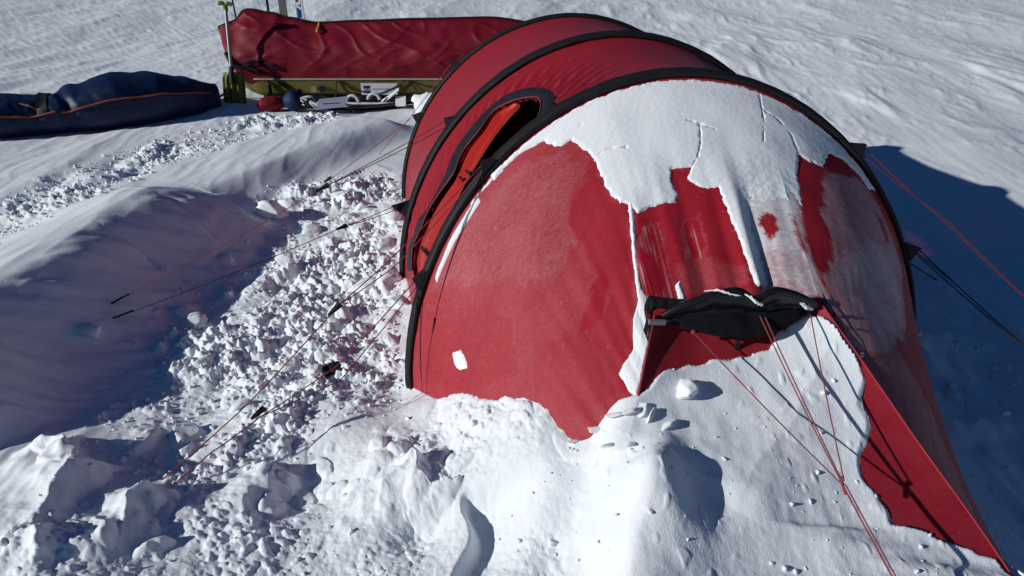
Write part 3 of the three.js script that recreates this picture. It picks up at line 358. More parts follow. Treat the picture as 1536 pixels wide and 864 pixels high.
// webbing with buckle at the hood's left end, cord lock at its right end
mesh('strap', gridGeo(24, 6, (t, c) => { const p = vest(mix(.343, .415, t), mix(.915, .946, t)), q = vest(mix(.340, .410, t), mix(.962, .992, t)), r = l3(p, q, c), n = vestN(clamp(mix(.343, .415, t), .30, .42), .95), k = .007 + .003 * noise(t * 7, c * 3, 3); return [r[0] + n.x * k, r[1] + n.y * k, r[2] + n.z * k]; }), blackM, tent);
mesh('buckle', new THREE.BoxGeometry(.05, .014, .010).rotateZ(-.12).translate(-.262, .503, .515), mat(lin(.16, .17, .18), .5), tent);
const lblTex = canvasTex(128, 64, c => { c.fillStyle = '#101012'; c.fillRect(0, 0, 128, 64); c.fillStyle = '#b02026'; c.fillRect(76, 10, 14, 16); c.fillRect(98, 10, 12, 16); c.fillRect(78, 38, 30, 5); c.fillStyle = '#8a8a8a'; c.fillRect(10, 44, 40, 3); c.fillRect(10, 52, 30, 3); });
mesh('brand_tag', gridGeo(6, 4, (t, c) => { const p = vest(mix(.322, .352, t), mix(.955, .996, c)), n = vestN(.33, .95); return [p[0] + n.x * .009, p[1] + n.y * .009, p[2] + n.z * .009]; }, (a, b) => [a, 1 - b]), mat(0xffffff, .7, { map: lblTex }), tent);
mesh('strap', gridGeo(16, 4, (t, c) => { const p = vest(mix(.648, .685, t), mix(.93, .965, t)), q = vest(mix(.648, .690, t), mix(.985, .995, t)), r = l3(p, q, c), n = vestN(.67, .96); return [r[0] + n.x * .008, r[1] + n.y * .008, r[2] + n.z * .008]; }), mat(lin(.03, .032, .045), .6), tent);
{ const a = vest(.69, .965), n = vestN(.69, .95), at = (u, v, k) => { const p = vest(u, v); return [p[0] + n.x * k, p[1] + n.y * k, p[2] + n.z * k]; };
  const c = mesh('shock_cord', tube([at(.685, .97, .010), at(.70, .955, .022), at(.715, .95, .024), at(.725, .965, .018), at(.722, .985, .012)], .0035, 30, 6), blackM, tent); mesh('cord_end', tube([at(.722, .985, .012), at(.718, .998, .012)], .006, 4, 6), mat(lin(.35, .34, .34), .6), c); }
// ---------------------------------------------------------------- guy lines (parts of the tent, in its own frame)
const wl = (x, y, z) => { const [X, Z] = toLocal(x, z); return [X, y, Z]; };
function guy(pts, r = .0021, m = ropeM, sag = 0, label) {
  const P = []; for (let i = 0; i + 1 < pts.length; i++) for (let k = 0; k < 6; k++) { const t = k / 6, q = l3(pts[i], pts[i + 1], t); q[1] -= (sag + .012 * Math.hypot(pts[i + 1][0] - pts[i][0], pts[i + 1][2] - pts[i][2])) * 4 * t * (1 - t); P.push(q); } P.push(pts[pts.length - 1]);
  return mesh('guy_line', tube(P, r, P.length * 4, 6), m, tent);
}
function slider(line, a, b, t, s = 1) { const p = l3(a, b, t), d = V(b[0] - a[0], b[1] - a[1], b[2] - a[2]).normalize(), g = new THREE.CylinderGeometry(.010 * s, .004 * s, .045 * s, 5); g.scale(1, 1, .6); g.applyQuaternion(new THREE.Quaternion().setFromUnitVectors(V(0, 1, 0), d.clone().multiplyScalar(-1))); g.translate(...p); return mesh('line_tensioner', g, blackM, line); }
function endTie(line, a, b) { const q = l3(b, a, .09); return mesh('peg_loop', tube([b, q], .0042, 4, 6), blackM, line); }
const peg = (x, z, d = .0) => wl(x, H(x, z) - d, z);
const off = (p, x, y, z) => [p[0] + x, p[1] + y, p[2] + z];
{ // near arch, sunlit side
  const A = anchor(0, .262, .042, .01), P = peg(-1.084, -1.751, .01), j = l3(A, P, .47); let L = guy([A, j], .002, ropeM, .01); guy([off(A, 0, -.02, .01), off(l3(A, P, .3), 0, -.05, .01), j], .0018, ropeM); L = guy([j, off(l3(A, P, .75), 0, -.03, 0), P], .0021); slider(L, A, P, .485, 1.25);
  const C = anchor(0, .125, .04, .01), Q = peg(-1.043, -1.728, .01), m = l3(C, Q, .66); m[1] = Math.max(m[1] - .02, .05); L = guy([C, off(l3(C, Q, .35), 0, -.06, .02), m], .002); guy([off(C, 0, -.03, 0), off(l3(C, Q, .35), .0, -.11, .04), m], .0018); L = guy([m, off(l3(C, Q, .85), 0, .0, 0), Q], .0023); slider(L, C, Q, .67, 1.2); endTie(L, m, Q);
}
{ // middle arch
  const A = anchor(1, .235, .045), P = peg(-1.721, -2.795, .01), j = l3(A, P, .37); let L = guy([A, j], .002); guy([off(A, 0, -.03, .0), off(j, 0, 0, .0)], .0018); L = guy([j, P], .0019); slider(L, A, P, .38, 1.4); endTie(L, j, P);
  const C = anchor(1, .105, .085), Q = peg(-1.689, -2.728, .01), k = l3(C, Q, .19); L = guy([C, k], .002); guy([off(C, 0, -.02, .0), k], .0018); L = guy([k, Q], .0019, darkRopeM); slider(L, C, Q, .2, 1.2); endTie(L, k, Q);
}
{ // far arch
  const A = anchor(2, .27, .05), P = peg(-.965, -5.243, .0), j = l3(A, P, .8); guy([A, P], .0023); const C = anchor(2, .16, .05); const Q = peg(-1.30, -4.3, .0); const L = guy([C, Q], .002); slider(L, C, Q, .75, 1.2);
}
{ // shaded side
  const A = anchor(0, 1 - .262, .05, .01), P = peg(2.36, -2.669); guy([A, l3(A, P, .35), P], .0022); guy([off(A, 0, -.03, .01), off(l3(A, P, .35), 0, .012, 0), P], .0018);
  const C = anchor(0, 1 - .125, .06, .01), Q = peg(2.151, -2.257); guy([C, Q], .0026, darkRopeM); guy([off(C, 0, -.025, .01), off(Q, 0, 0, .06)], .0024, darkRopeM);
  const D = anchor(1, 1 - .17, .06), E = peg(2.09, -3.191); const L = guy([D, E], .003, darkRopeM); slider(L, D, E, .55, 1.5); const F = anchor(1, 1 - .10, .05), G = peg(2.021, -3.161); guy([F, G], .003, darkRopeM);
}
{ // from the hood to one peg in front
  const K = wl(.80, .335, -1.50), P = wl(.80, .0, -1.05), a = [-.155, .470, .53], b = [.045, .505, .525], b2 = [.062, .500, .525], c = [.215, .488, .505];
  const knot = l3(b, [.16, .02, 1.38], .52), end = [.165, .05, 1.42];
  let L = guy([a, knot], .0019); mesh('knot', new THREE.SphereGeometry(.008, 8, 6).translate(...a), ropeM, L);
  guy([b, knot], .0021); guy([b2, off(knot, .004, 0, .0)], .0021); L = guy([c, off(knot, .002, .012, 0)], .0019); mesh('knot', tube([off(knot, -.004, .02, -.01), knot, off(knot, .004, -.02, .015)], .0042, 12, 6), ropeM, L);
  guy([knot, end], .0024); guy([off(knot, .008, 0, 0), off(end, .010, 0, 0)], .0022);
}
console.log('tent');
// ---------------------------------------------------------------- snow crust lying on the tent's cloth
function crust(name, poly, T, label, opt = {}) {
  const MU = 1.75, MV = .85; let u0 = 1, u1 = 0, v0 = 1, v1 = 0; for (const q of poly) { u0 = Math.min(u0, q[0]); u1 = Math.max(u1, q[0]); v0 = Math.min(v0, q[1]); v1 = Math.max(v1, q[1]); }
  u0 -= .012; u1 += .012; v0 -= .02; v1 += .02; v0 = Math.max(-.03, v0); const st = opt.step || .003, nu = Math.ceil((u1 - u0) * MU / st), nv = Math.ceil((v1 - v0) * MV / st), sd = new Float32Array((nu + 1) * (nv + 1));
  const P = [], UV = [], I = [];
  for (let j = 0; j <= nv; j++) for (let i = 0; i <= nu; i++) {
    const u = mix(u0, u1, i / nu), v = mix(v0, v1, j / nv), wob = (opt.wob ?? 1) * (.0035 * noise(u * 60, v * 32, 24) + .0025 * noise(u * 170, v * 88, 25) + .0015 * noise(u * 420, v * 210, 29));
    const s0 = polyDist(poly, u, v, true, MU, MV) + wob, so = s0; let s = so; for (const q of opt.holes || []) s = Math.min(s, -polyDist(q, u, v, true, MU, MV) + wob * .6); sd[j * (nu + 1) + i] = s; let t;
    if (s <= 0) t = Math.max(-.006, s); else {
      t = T * (.42 * ss(0, .007, s) + .58 * ss(0, .10, s)) * (1 + .3 * noise(u * 14, v * 8, 26)) + .0004 * noise(u * 120, v * 62, 27);
      if (opt.thin) { const k = ss(.548, .575, u) * ss(.30, .66, v + .10 * fbm(u * 22, v * 12, 3, 33)); t = mix(t, -.0025 + .0022 * noise(u * 90, v * 46, 34) + .0015 * noise(u * 300, v * 150, 35), k); }
      if (opt.ridge) t += opt.ridge * Math.exp(-(((u - .544 + .01 * (v - .5)) / .007) ** 2)) * ss(.45, .7, v);
      for (const c of opt.cracks || []) { const d = polyDist(c, u, v, false, MU, MV) + .004 * noise(u * 90, v * 45, 28) + .0015 * noise(u * 300, v * 150, 28); if (d < .0032) t *= .35 + .65 * ss(.0006, .0032, Math.abs(d)); }
    }
    const a = vest(clamp(u), Math.max(0, v)), n = vestN(clamp(u, .01, .99), v < 0 ? .004 : v); if (v < .05) t += .006 * ss(.05, .0, v);
    P.push(a[0] + n.x * t, a[1] + n.y * t, a[2] + n.z * t); UV.push(u * MU / .3, v * MV / .3);
  }
  for (let j = 0; j < nv; j++) for (let i = 0; i < nu; i++) { const a = j * (nu + 1) + i, b = a + 1, c = a + nu + 1, d = c + 1; if (Math.max(sd[a], sd[b], sd[c], sd[d]) < -.002) continue; I.push(a, c, b, b, c, d); }
  const g = new THREE.BufferGeometry(); g.setAttribute('position', new THREE.Float32BufferAttribute(P, 3)); g.setAttribute('uv', new THREE.Float32BufferAttribute(UV, 2)); g.setIndex(I); g.computeVertexNormals();
  const o = mesh(name, g, crustM); o.position.copy(TO); o.rotation.y = YAW; tag(o, label, 'snow crust', 'snow crust stuck to the tent'); return o;
}
crust('snow_crust', B.crust, .009, 'broad cracked sheet of white snow crust over the tent top', { ridge: .005, cracks: B.cracks, holes: B.holes, thin: true });
crust('snow_crust', B.crease, .010, 'long white strip of snow in the fold left of the black vent hood', { wob: .7 });
crust('snow_crust', B.strip, .009, 'thin sliver of snow along the near black pole sleeve', { step: .003, wob: .4 });
crust('snow_crust', B.bit1, .010, 'short lump of snow on the near sleeve below the main sheet', { step: .0025, wob: .4 });
crust('snow_crust', B.patch, .010, 'small isolated snow flake low on the sunlit red side cloth', { step: .0025, wob: .5 });
crust('snow_crust', B.lip, .010, 'dab of snow beside the buckle above the black vent hood', { step: .0025, wob: .5 });
console.log('crust');
// ---------------------------------------------------------------- broken snow: chunks one can pick out, and crumbs
function chunkGeo(k, flat = .75, det = 5) {
  const g0 = new THREE.IcosahedronGeometry(1, det); g0.deleteAttribute('uv'); g0.deleteAttribute('normal'); const g = mergeVertices(g0, 1e-4), p = g.attributes.position, pl = [];
  const r0 = (i) => hash(k, i, 301); for (let i = 0; i < 13; i++) { const z = r0(i * 3) * 2 - 1, a = r0(i * 3 + 1) * 6.283, s = Math.sqrt(1 - z * z); pl.push([s * Math.cos(a), z, s * Math.sin(a), .42 + .36 * r0(i * 3 + 2)]); }
  const UV = [];
  for (let i = 0; i < p.count; i++) {
    const x = p.getX(i), y = p.getY(i), z = p.getZ(i); let r = 1.05; for (const q of pl) { const d = x * q[0] + y * q[1] + z * q[2]; if (d > .05) r = Math.min(r, q[3] / d); }
    r *= 1 + .10 * noise(x * 3 + k, y * 3 + z * 2, 5) + .09 * noise(x * 8 + z * 5, y * 8 + k, 6); p.setXYZ(i, x * r, y * r * flat, z * r); UV.push(x * r * .3, (y + z) * r * .3);
  }
  g.setAttribute('uv', new THREE.Float32BufferAttribute(UV, 2)); g.computeVertexNormals(); return g;
}
const CH = [0, 1, 2, 3, 4, 5].map(k => chunkGeo(k, [.75, .55, .85, .4, .65, .5][k]));
function chunk(x, z, r, k, label, group, lift = .12, rot, sy = 1) {
  const o = mesh('snow_chunk', CH[k % 6], snowM); o.position.set(x, H(x, z) + r * lift, z); o.scale.set(r, r * sy, r * (.8 + .3 * hash(k, 3, 9))); o.rotation.set(...(rot || [hash(k, 1, 7) * .8 - .4, hash(k, 2, 7) * 6.28, hash(k, 3, 7) * .8 - .4])); tag(o, label, 'snow chunk', group); return o;
}
const G1 = 'chunks in the trampled snow', L1 = 'loose white snow chunk in the trampled snow between drift and tent door';
const CS = B.chunks; CS.forEach(([x, z, r], i) => chunk(x, z, r, i, L1, G1));
chunk(-1.70, -2.62, .05, 2, 'lone rounded snow lump at the shaded foot of the drift, by two line ends', undefined, .3);
chunk(-2.42, -3.12, .085, 3, 'broken snow plate tilted on top of the near drift', undefined, .25, [.3, .4, -.5]);
chunk(-1.375, -4.03, .13, 1, 'big rounded slab of snow where the near drift ends', undefined, .25, [.2, 1.2, -.5]);
chunk(-.72, -6.42, .17, 0, 'upright snow block between the sled and the tent', undefined, .55, [.1, .4, .1]);
chunk(-.55, -6.55, .13, 4, 'smaller snow block behind the upright one by the tent', undefined, .5, [.1, 2.4, .1]);
[[-.47, .685, .040, [-.5, .2, .3]], [-.425, .695, .048, [-.3, -.5, .8]], [-.385, .705, .055, [-.9, .5, .4]], [-.355, .70, .042, [-.2, .9, 1.4]], [-.33, .715, .035, [-1.0, .1, 2]], [-.53, .68, .028, [-.6, .7, .3]], [-.46, .76, .038, [-1.3, .3, .3]], [-.40, .78, .036, [-1.2, .9, 1.3]], [-.29, .745, .050, [-.9, .6, .9]]].forEach(([X, Z, r, rot], i) => {
  const w = toWorld([X, 0, Z]), o = mesh('snow_plate', CH[i % 6], crustM); o.position.set(w.x, H(w.x, w.z) + r * .06, w.z); o.scale.set(r * .75, r * .28, r * .6); o.rotation.set(rot[0] * .8, rot[1], rot[2] * .5); tag(o, 'broken snow crust plate at the foot of the fold left of the vent', 'snow plate', 'crust plates fallen at the foot of the fold');
});
{ const w = toWorld([-.215, 0, .66]), o = mesh('snow_chunk', CH[2], crustM); o.position.set(w.x, H(w.x, w.z) + .015, w.z); o.scale.set(.042, .036, .04); o.rotation.set(.3, .4, .2); tag(o, 'blocky snow chunk resting under the left end of the vent hood', 'snow chunk'); }
{ // crumbs
  const pos = [], add = (poly, n, sz) => { let x0 = 9, x1 = -9, z0 = 9, z1 = -99; for (const q of poly) { x0 = Math.min(x0, q[0]); x1 = Math.max(x1, q[0]); z0 = Math.min(z0, q[1]); z1 = Math.max(z1, q[1]); } let t = 0; while (n > 0 && t++ < 60000) { const x = rr(x0, x1), z = rr(z0, z1); if (polyDist(poly, x, z, true) < -.08 * rnd()) continue; pos.push([x, z, sz * Math.pow(rnd(), 2.2) + .006]); n--; } };
  add(B.rubA, 1500, .011); add(B.rubB, 900, .015);
  for (let i = 0; i < 320; i++) { const x = rr(-1.4, .2), z = rr(-2.2, -1.15); if (noise(x * 2.5, z * 2.5, 77) > .05) pos.push([x, z, .004 + .014 * Math.pow(rnd(), 3)]); }
  for (let i = 0; i < 150; i++) { const x = rr(.2, 1.2), z = rr(-1.9, -1.1), [X, Z] = toLocal(x, z); if (Z > .75 || rnd() < .2) pos.push([x, z, .003 + .009 * Math.pow(rnd(), 3)]); }
  for (let i = 0; i < 150; i++) { const X = rr(.95, 1.5), Z = rr(-.1, 1.3), w = toWorld([X, 0, Z]); pos.push([w.x, w.z, .006 + .03 * Math.pow(rnd(), 3)]); }
  [0, 2, 4].forEach((k, q) => {
    const g = chunkGeo(10 + k, .8, 2), sel = pos.filter((_, i) => i % 3 === q), im = new THREE.InstancedMesh(g, crustM, sel.length), m = new THREE.Matrix4(), e = new THREE.Euler();
    sel.forEach(([x, z, r], i) => { m.makeRotationFromEuler(e.set(rnd() * 6, rnd() * 6, rnd() * 6)); m.scale(V(r, r * .8, r * .9)); m.setPosition(x, H(x, z) + r * .1, z); im.setMatrixAt(i, m); });
    im.name = numbered('snow_crumbs'); im.castShadow = im.receiveShadow = true; im.userData = { kind: 'stuff', label: 'small snow crumbs strewn over the trampled snow', category: 'snow crumbs', group: 'snow crumbs' }; scene.add(im);
  });
}
console.log('chunks');
// ---------------------------------------------------------------- the sled
{
  const y0 = .0, sled = thing('sled', 'long olive haul sled loaded under a dark red cover, behind the tent', 'sled', [-1.02, 0, -7.06]); sled.scale.setScalar(.965);
  const X0 = -1.55, X1 = 1.55, Lx = X1 - X0;                             // along the sled
  const olive = mat(lin(.15, .13, .03), .45), cover = mat(lin(.16, .004, .015), .55, { transmission: .0 });
  const hullSec = (t, c) => { const bow = ss(.10, 0, t), st = ss(.94, 1, t), x = X0 + Lx * t, yb = .01 + .085 * bow * bow + .05 * st, a = c * 2 - 1, wd = .255 * (1 - .45 * bow * bow), k = Math.pow(Math.abs(a), 5), y = mix(yb, .185, k), z = Math.sign(a) * wd * Math.pow(Math.abs(a), .55); return [x, y, z * (y < .05 ? .9 : 1)]; };
  const hull = mesh('hull', gridGeo(60, 40, hullSec), olive, sled);
  mesh('rim', tube(Array.from({ length: 30 }, (_, i) => { const p = hullSec(i / 29, 1); return [p[0], p[1] + .004, p[2] + .004]; }), .009, 80, 6), mat(lin(.33, .31, .22), .5), hull);
  mesh('runner', tube(Array.from({ length: 20 }, (_, i) => [mix(X0 + .25, X1 - .1, i / 19), .012, .20]), .018, 40, 6), blackM, hull);
  const px = [-1.72, -1.60, -1.44, -1.25, -1.10, -.88, -.41, .1, .8, 1.5], py = [.615, .66, .775, .74, .695, .655, .672, .688, .70, .62];
  const top = x => { let i = 0; while (i + 2 < px.length && x > px[i + 1]) i++; return mix(py[i], py[i + 1], ss(0, 1, (x - px[i]) / (px[i + 1] - px[i]))); };
  const coverPt = (t, c) => {
    const lean = 1 - ss(0, .03, t); let x = mix(-1.54, 1.5, t), yt = top(mix(-1.72, 1.5, t)); const s = Math.abs(c * 2 - 1), side = c < .5 ? 1 : -1, up = 1 - Math.pow(s, 1.6);   // c .5 = ridge
    const y = .165 + (yt - .165) * Math.pow(1 - s, .72), bel = Math.sin(Math.min(1, (1 - s) * 1.2) * Math.PI) * .055; x += -.18 * (1 - t) ** 6 * (y - .165) / .5;
    const end = ss(0, .02, t) * ss(1, .97, t);
    let z = side * (Math.pow(s, .62) * .25 + bel) * mix(.45, 1, end);
    const wr = side > 0 ? (.014 * noise(x * 2.6 + y * 3, y * 3 - x * 1.2, 71) + .004 * noise(x * 7 + y * 6, y * 4 - x * 3, 72) + .016 * Math.pow(Math.max(0, noise(x * 3.2 - y * 5, y * 2.2, 73)), 1.5) + .008 * Math.pow(1 - Math.min(1, Math.abs(noise(x * 2.1 + y * 4, y * 2 - x, 74)) * 5), 2) + .006 * Math.pow(1 - Math.min(1, Math.abs(noise(x * 3 - y * 5, y * 3 + 4, 75)) * 5), 2)) * Math.min(1, (1 - s) * 5 + .15) : 0;
    return [x, y + wr * .3, z + wr * 1.6];
  };
  const cv = mesh('cover', gridGeo(220, 70, coverPt), cover, sled);
  mesh('zip_piping', tube(Array.from({ length: 40 }, (_, i) => { const p = coverPt(i / 39, .5); return [p[0], p[1] + .006, p[2]]; }), .010, 120, 6), mat(lin(.02, .008, .012), .7), cv);
  const on = (t, c, k) => { const p = coverPt(t, c); return [p[0], p[1], p[2] + k]; };
  mesh('flap', gridGeo(20, 4, (s, c) => on(mix(.05, .15, s), .10 - .03 * s + .035 * (c - .5), .014 + .01 * Math.sin(s * 9))), mat(lin(.03, .004, .008), .8), sled);
  mesh('cord_bundle', tube([on(.015, .22, .03), on(.03, .1, .04), on(.07, .06, .03), on(.11, .03, .03)], .018, 24, 6), blackM, sled);
  const face = (x, y) => [x, y, .245 + (y - .05) * .09];
  for (const l of [[[-1.21, .17], [-1.215, .02]], [[-1.14, .17], [-1.02, .08], [-.95, .03]], [[-.58, .18], [-.61, .02]], [[-.57, .18], [-.48, .08], [-.39, .02]], [[-.55, .18], [-.40, .09], [-.18, .05]], [[.08, .18], [-.08, .10], [-.28, .02]], [[.09, .18], [.17, .08]], [[.11, .18], [.25, .13], [.38, .12]], [[-1.10, .15], [-1.0, .09], [-1.06, .11], [-.98, .05]]])
    mesh('lashing_cord', tube(l.map(([x, y]) => { const p = face(x, y); p[2] += .014; return p; }), l.length === 2 && l[1][1] < .03 && l[0][0] < -1.2 ? .016 : .0065, 16, 5), darkRopeM, sled);
  const stick = canvasTex(256, 100, c => {
    c.fillStyle = '#c9c9cf'; c.fillRect(0, 0, 256, 100); c.fillStyle = '#1a1f63'; c.fillRect(18, 22, 50, 24); c.fillRect(18, 66, 52, 18); c.fillStyle = '#8d90b8'; c.fillRect(20, 48, 48, 16); c.fillStyle = '#1a1f63'; c.fillRect(26, 50, 8, 12); c.fillRect(42, 48, 7, 14); c.fillRect(56, 50, 6, 12);
    c.strokeStyle = '#5a5c7c'; c.lineWidth = 5; c.beginPath(); c.moveTo(84, 54); for (let x = 84; x < 236; x += 6) c.lineTo(x, 52 - (x - 84) * .02 + (x % 12 ? 3 : -3)); c.stroke();
  });
  mesh('sticker', gridGeo(4, 2, (s, c) => { const p = face(mix(-.36, -.02, s), mix(.155, .045, c)); p[2] += .011; return p; }, (a, b) => [a, 1 - b]), mat(0xffffff, .5, { map: stick }), sled);
  for (const x of [-.80, -.72]) mesh('fitting', new THREE.BoxGeometry(.05, .055, .02).translate(x, .10, .265), x < -.75 ? mat(lin(.4, .38, .3), .4, { metalness: .6 }) : blackM, sled);
  mesh('pull_loop', tube([on(.27, .5, .012), on(.272, .46, .03), on(.27, .43, .035), on(.268, .41, .03)], .011, 16, 6), mat(lin(.55, .33, .03), .6), sled);
  mesh('tow_rope', tube([[-1.5, .16, .2], [-1.55, .12, .3], [-1.66, .05, .42], [-1.75, .03, .55]], .011, 24, 6), darkRopeM, sled);
  sled.position.y = H(-1.6, -6.95) + .04;
}
// ---------------------------------------------------------------- shovel standing in the snow
{
  const sv = thing('snow_shovel', 'snow shovel with green ribbed blade and grey shaft standing by the sled', 'shovel', [-2.45, H(-2.45, -6.63) - .02, -6.63]); sv.scale.setScalar(.93); const green = mat(lin(.105, .125, .022), .38), grey = mat(lin(.26, .29, .26), .35, { metalness: .5 });
  const blade = mesh('blade', gridGeo(48, 24, (a, b) => { const x = a * 2 - 1, y = mix(.30, -.06, b), wd = .108 * (b < .2 ? mix(.80, 1, Math.sqrt(b / .2)) : 1), rib = .014 * Math.cos(x * 12.5) * ss(0, .2, b) * ss(1, .6, b) * ss(1, .8, Math.abs(x)); return [x * wd - .01 * b, y - (.012 * x * x) * (b < .1 ? 1 : 0), .07 * b + rib - .045 * x * x]; }), green, sv);
  mesh('socket', tube([[0, .20, .03], [-.001, .28, .0], [-.003, .34, -.03]], .025, 12, 8), mat(lin(.012, .016, .014), .6), blade);
  mesh('shaft', tube([[-.002, .28, -.01], [-.009, .58, -.09], [-.016, .855, -.165]], .0165, 20, 10), grey, sv);
  const h = mesh('handle', tube([[-.075, .885, -.17], [-.05, .893, -.17], [-.018, .872, -.17], [.015, .888, -.17], [.042, .874, -.17]], .018, 24, 10), mat(lin(.08, .15, .015), .4), sv); mesh('collar', new THREE.CylinderGeometry(.021, .021, .05, 10).translate(-.016, .846, -.163), mat(lin(.10, .19, .02), .4), h);
}
// ---------------------------------------------------------------- skis and poles planted behind the sled
function pole(x, z, lean, label, r) { const p = thing('ski_pole', label, 'ski pole', [x, H(x, z), z]); mesh('shaft', tube([[0, -.1, 0], [lean, 1.28, 0]], r, 4, 8), mat(lin(.015, .016, .02), .4), p); mesh('grip', tube([[lean, 1.26, 0], [lean * 1.12, 1.42, 0]], r * 1.7, 4, 8), blackM, p); mesh('basket', new THREE.TorusGeometry(.045, .006, 6, 16).rotateX(Math.PI / 2).translate(0, .04, 0), blackM, p); }
pole(-2.70, -7.75, -.06, 'thin black ski pole planted behind the peak of the sled cover', .009);
pole(-2.40, -7.75, .0, 'thicker dark ski pole planted beside a grey ski behind the sled', .013);
function upSki(x, z, ry, m, label) {
  const s = thing('ski', label, 'ski', [x, H(x, z), z], ry); const g = gridGeo(2, 60, (a, t) => { const y = mix(-.1, 1.85, t), wd = .036 + .012 * Math.pow(Math.abs(t - .45) * 2, 2) - (t > .93 ? (t - .93) * .5 : 0); return [(a * 2 - 1) * wd, y, t > .85 ? -((t - .85) ** 2) * 6 : 0]; });
  mesh('top_sheet', g, m, s); const bk = g.clone(); bk.translate(0, 0, -.012); mesh('base', bk, blackM, s);
  for (const k of [-1, 1]) mesh('edge', gridGeo(1, 40, (a, t) => { const y = mix(-.1, 1.7, t), wd = .036 + .012 * Math.pow(Math.abs(t * .92 - .45) * 2, 2); return [k * (wd + .001), y, -.013 + .014 * a]; }), mat(lin(.30, .14, .05), .4), s);
}
const skiT = canvasTex(64, 512, c => { c.fillStyle = '#cfd6dc'; c.fillRect(0, 0, 64, 512); c.fillStyle = '#1d4f80'; c.fillRect(6, 0, 40, 512); c.fillStyle = '#e9edf0'; c.fillRect(46, 0, 12, 512); c.save(); c.translate(44, 500); c.rotate(-Math.PI / 2); c.font = 'italic bold 50px sans-serif'; c.fillStyle = '#f2f4f6'; for (let i = 0; i < 4; i++) c.fillText('INA M', i * 128 - 46, -2); c.restore(); });
upSki(-2.245, -7.72, .0, mat(lin(.13, .145, .14), .5), 'plain grey ski standing upright behind the sled');
upSki(-2.075, -7.70, .0, mat(0xffffff, .45, { map: skiT }), 'blue and white lettered ski standing upright behind the sled');
// ---------------------------------------------------------------- long blue bag lying on the snow
{
  const bag = thing('gear_bag', 'long navy blue bag with orange piping lying on the snow beside the shovel', 'bag', [-3.2, 0, -6.05]);
  const ax = new THREE.CatmullRomCurve3([[-5.0, -5.38], [-4.2, -5.66], [-3.6, -5.92], [-3.1, -6.16], [-2.86, -6.33], [-2.57, -6.53]].map(p => V(p[0] + 3.2, 0, p[1] + 6.05)), false, 'centripetal');
  const hh = [.10, .32, .34, .33, .31, .28, .34, .40, .39, .33, .24], ww = [.12, .27, .29, .29, .28, .27, .30, .32, .31, .25, .10], it = (A, t) => { const k = clamp(t) * (A.length - 1), i = Math.min(A.length - 2, Math.floor(k)); return mix(A[i], A[i + 1], ss(0, 1, k - i)); };
  const P = (t, c) => { const o = ax.getPointAt(clamp(t)), d = ax.getTangentAt(clamp(t)), n = V(-d.z, 0, d.x), an = c * Math.PI * 2, h = it(hh, t), w = it(ww, t), fold = Math.exp(-(((t - .56 - .03 * Math.cos(an)) / .016) ** 2)) * .10 + Math.exp(-(((t - .49 - .04 * Math.sin(an)) / .014) ** 2)) * .06, wr = 1 - fold + .025 * noise(t * 12, c * 5, 81) + .022 * noise(t * 60, c * 12, 82) * ss(.25, 0, Math.abs(t - .5)) + .012 * noise(t * 40 + c * 9, c * 16, 83), e = .72; const cc = Math.cos(an), sn = Math.sin(an), a = Math.sign(cc) * Math.pow(Math.abs(cc), e) * w * wr, b = (Math.sign(sn) * Math.pow(Math.abs(sn), e) * .5 + .5) * h * wr; return [o.x + n.x * a, b - .015, o.z + n.z * a]; };
  mesh('body', gridGeo(200, 60, P), mat(lin(.004, .015, .055), .5), bag);
  const pipe = (t0, t1, c0, c1) => tube(Array.from({ length: 24 }, (_, i) => { const p = P(mix(t0, t1, i / 23), mix(c0, c1, i / 23)), o = ax.getPointAt(clamp(mix(t0, t1, i / 23))); return [p[0] + (p[0] - o.x) * .02, p[1] + .003, p[2] + (p[2] - o.z) * .03]; }), .0065, 60, 6);
  const orange = mat(lin(.30, .07, .035), .6);
  mesh('piping', pipe(.05, .555, .025, .03), orange, bag); mesh('piping', pipe(.57, .97, .02, .055), orange, bag); mesh('piping', pipe(.47, .52, .15, .08), orange, bag);
  mesh('strap', gridGeo(24, 3, (s, c) => { const p = P(.52 + (c - .5) * .03, mix(.02, .45, s)); return [p[0], p[1] + .012, p[2]]; }), mat(lin(.006, .009, .02), .6), bag);
  bag.position.y = H(-3.2, -6.05) + .0;
}
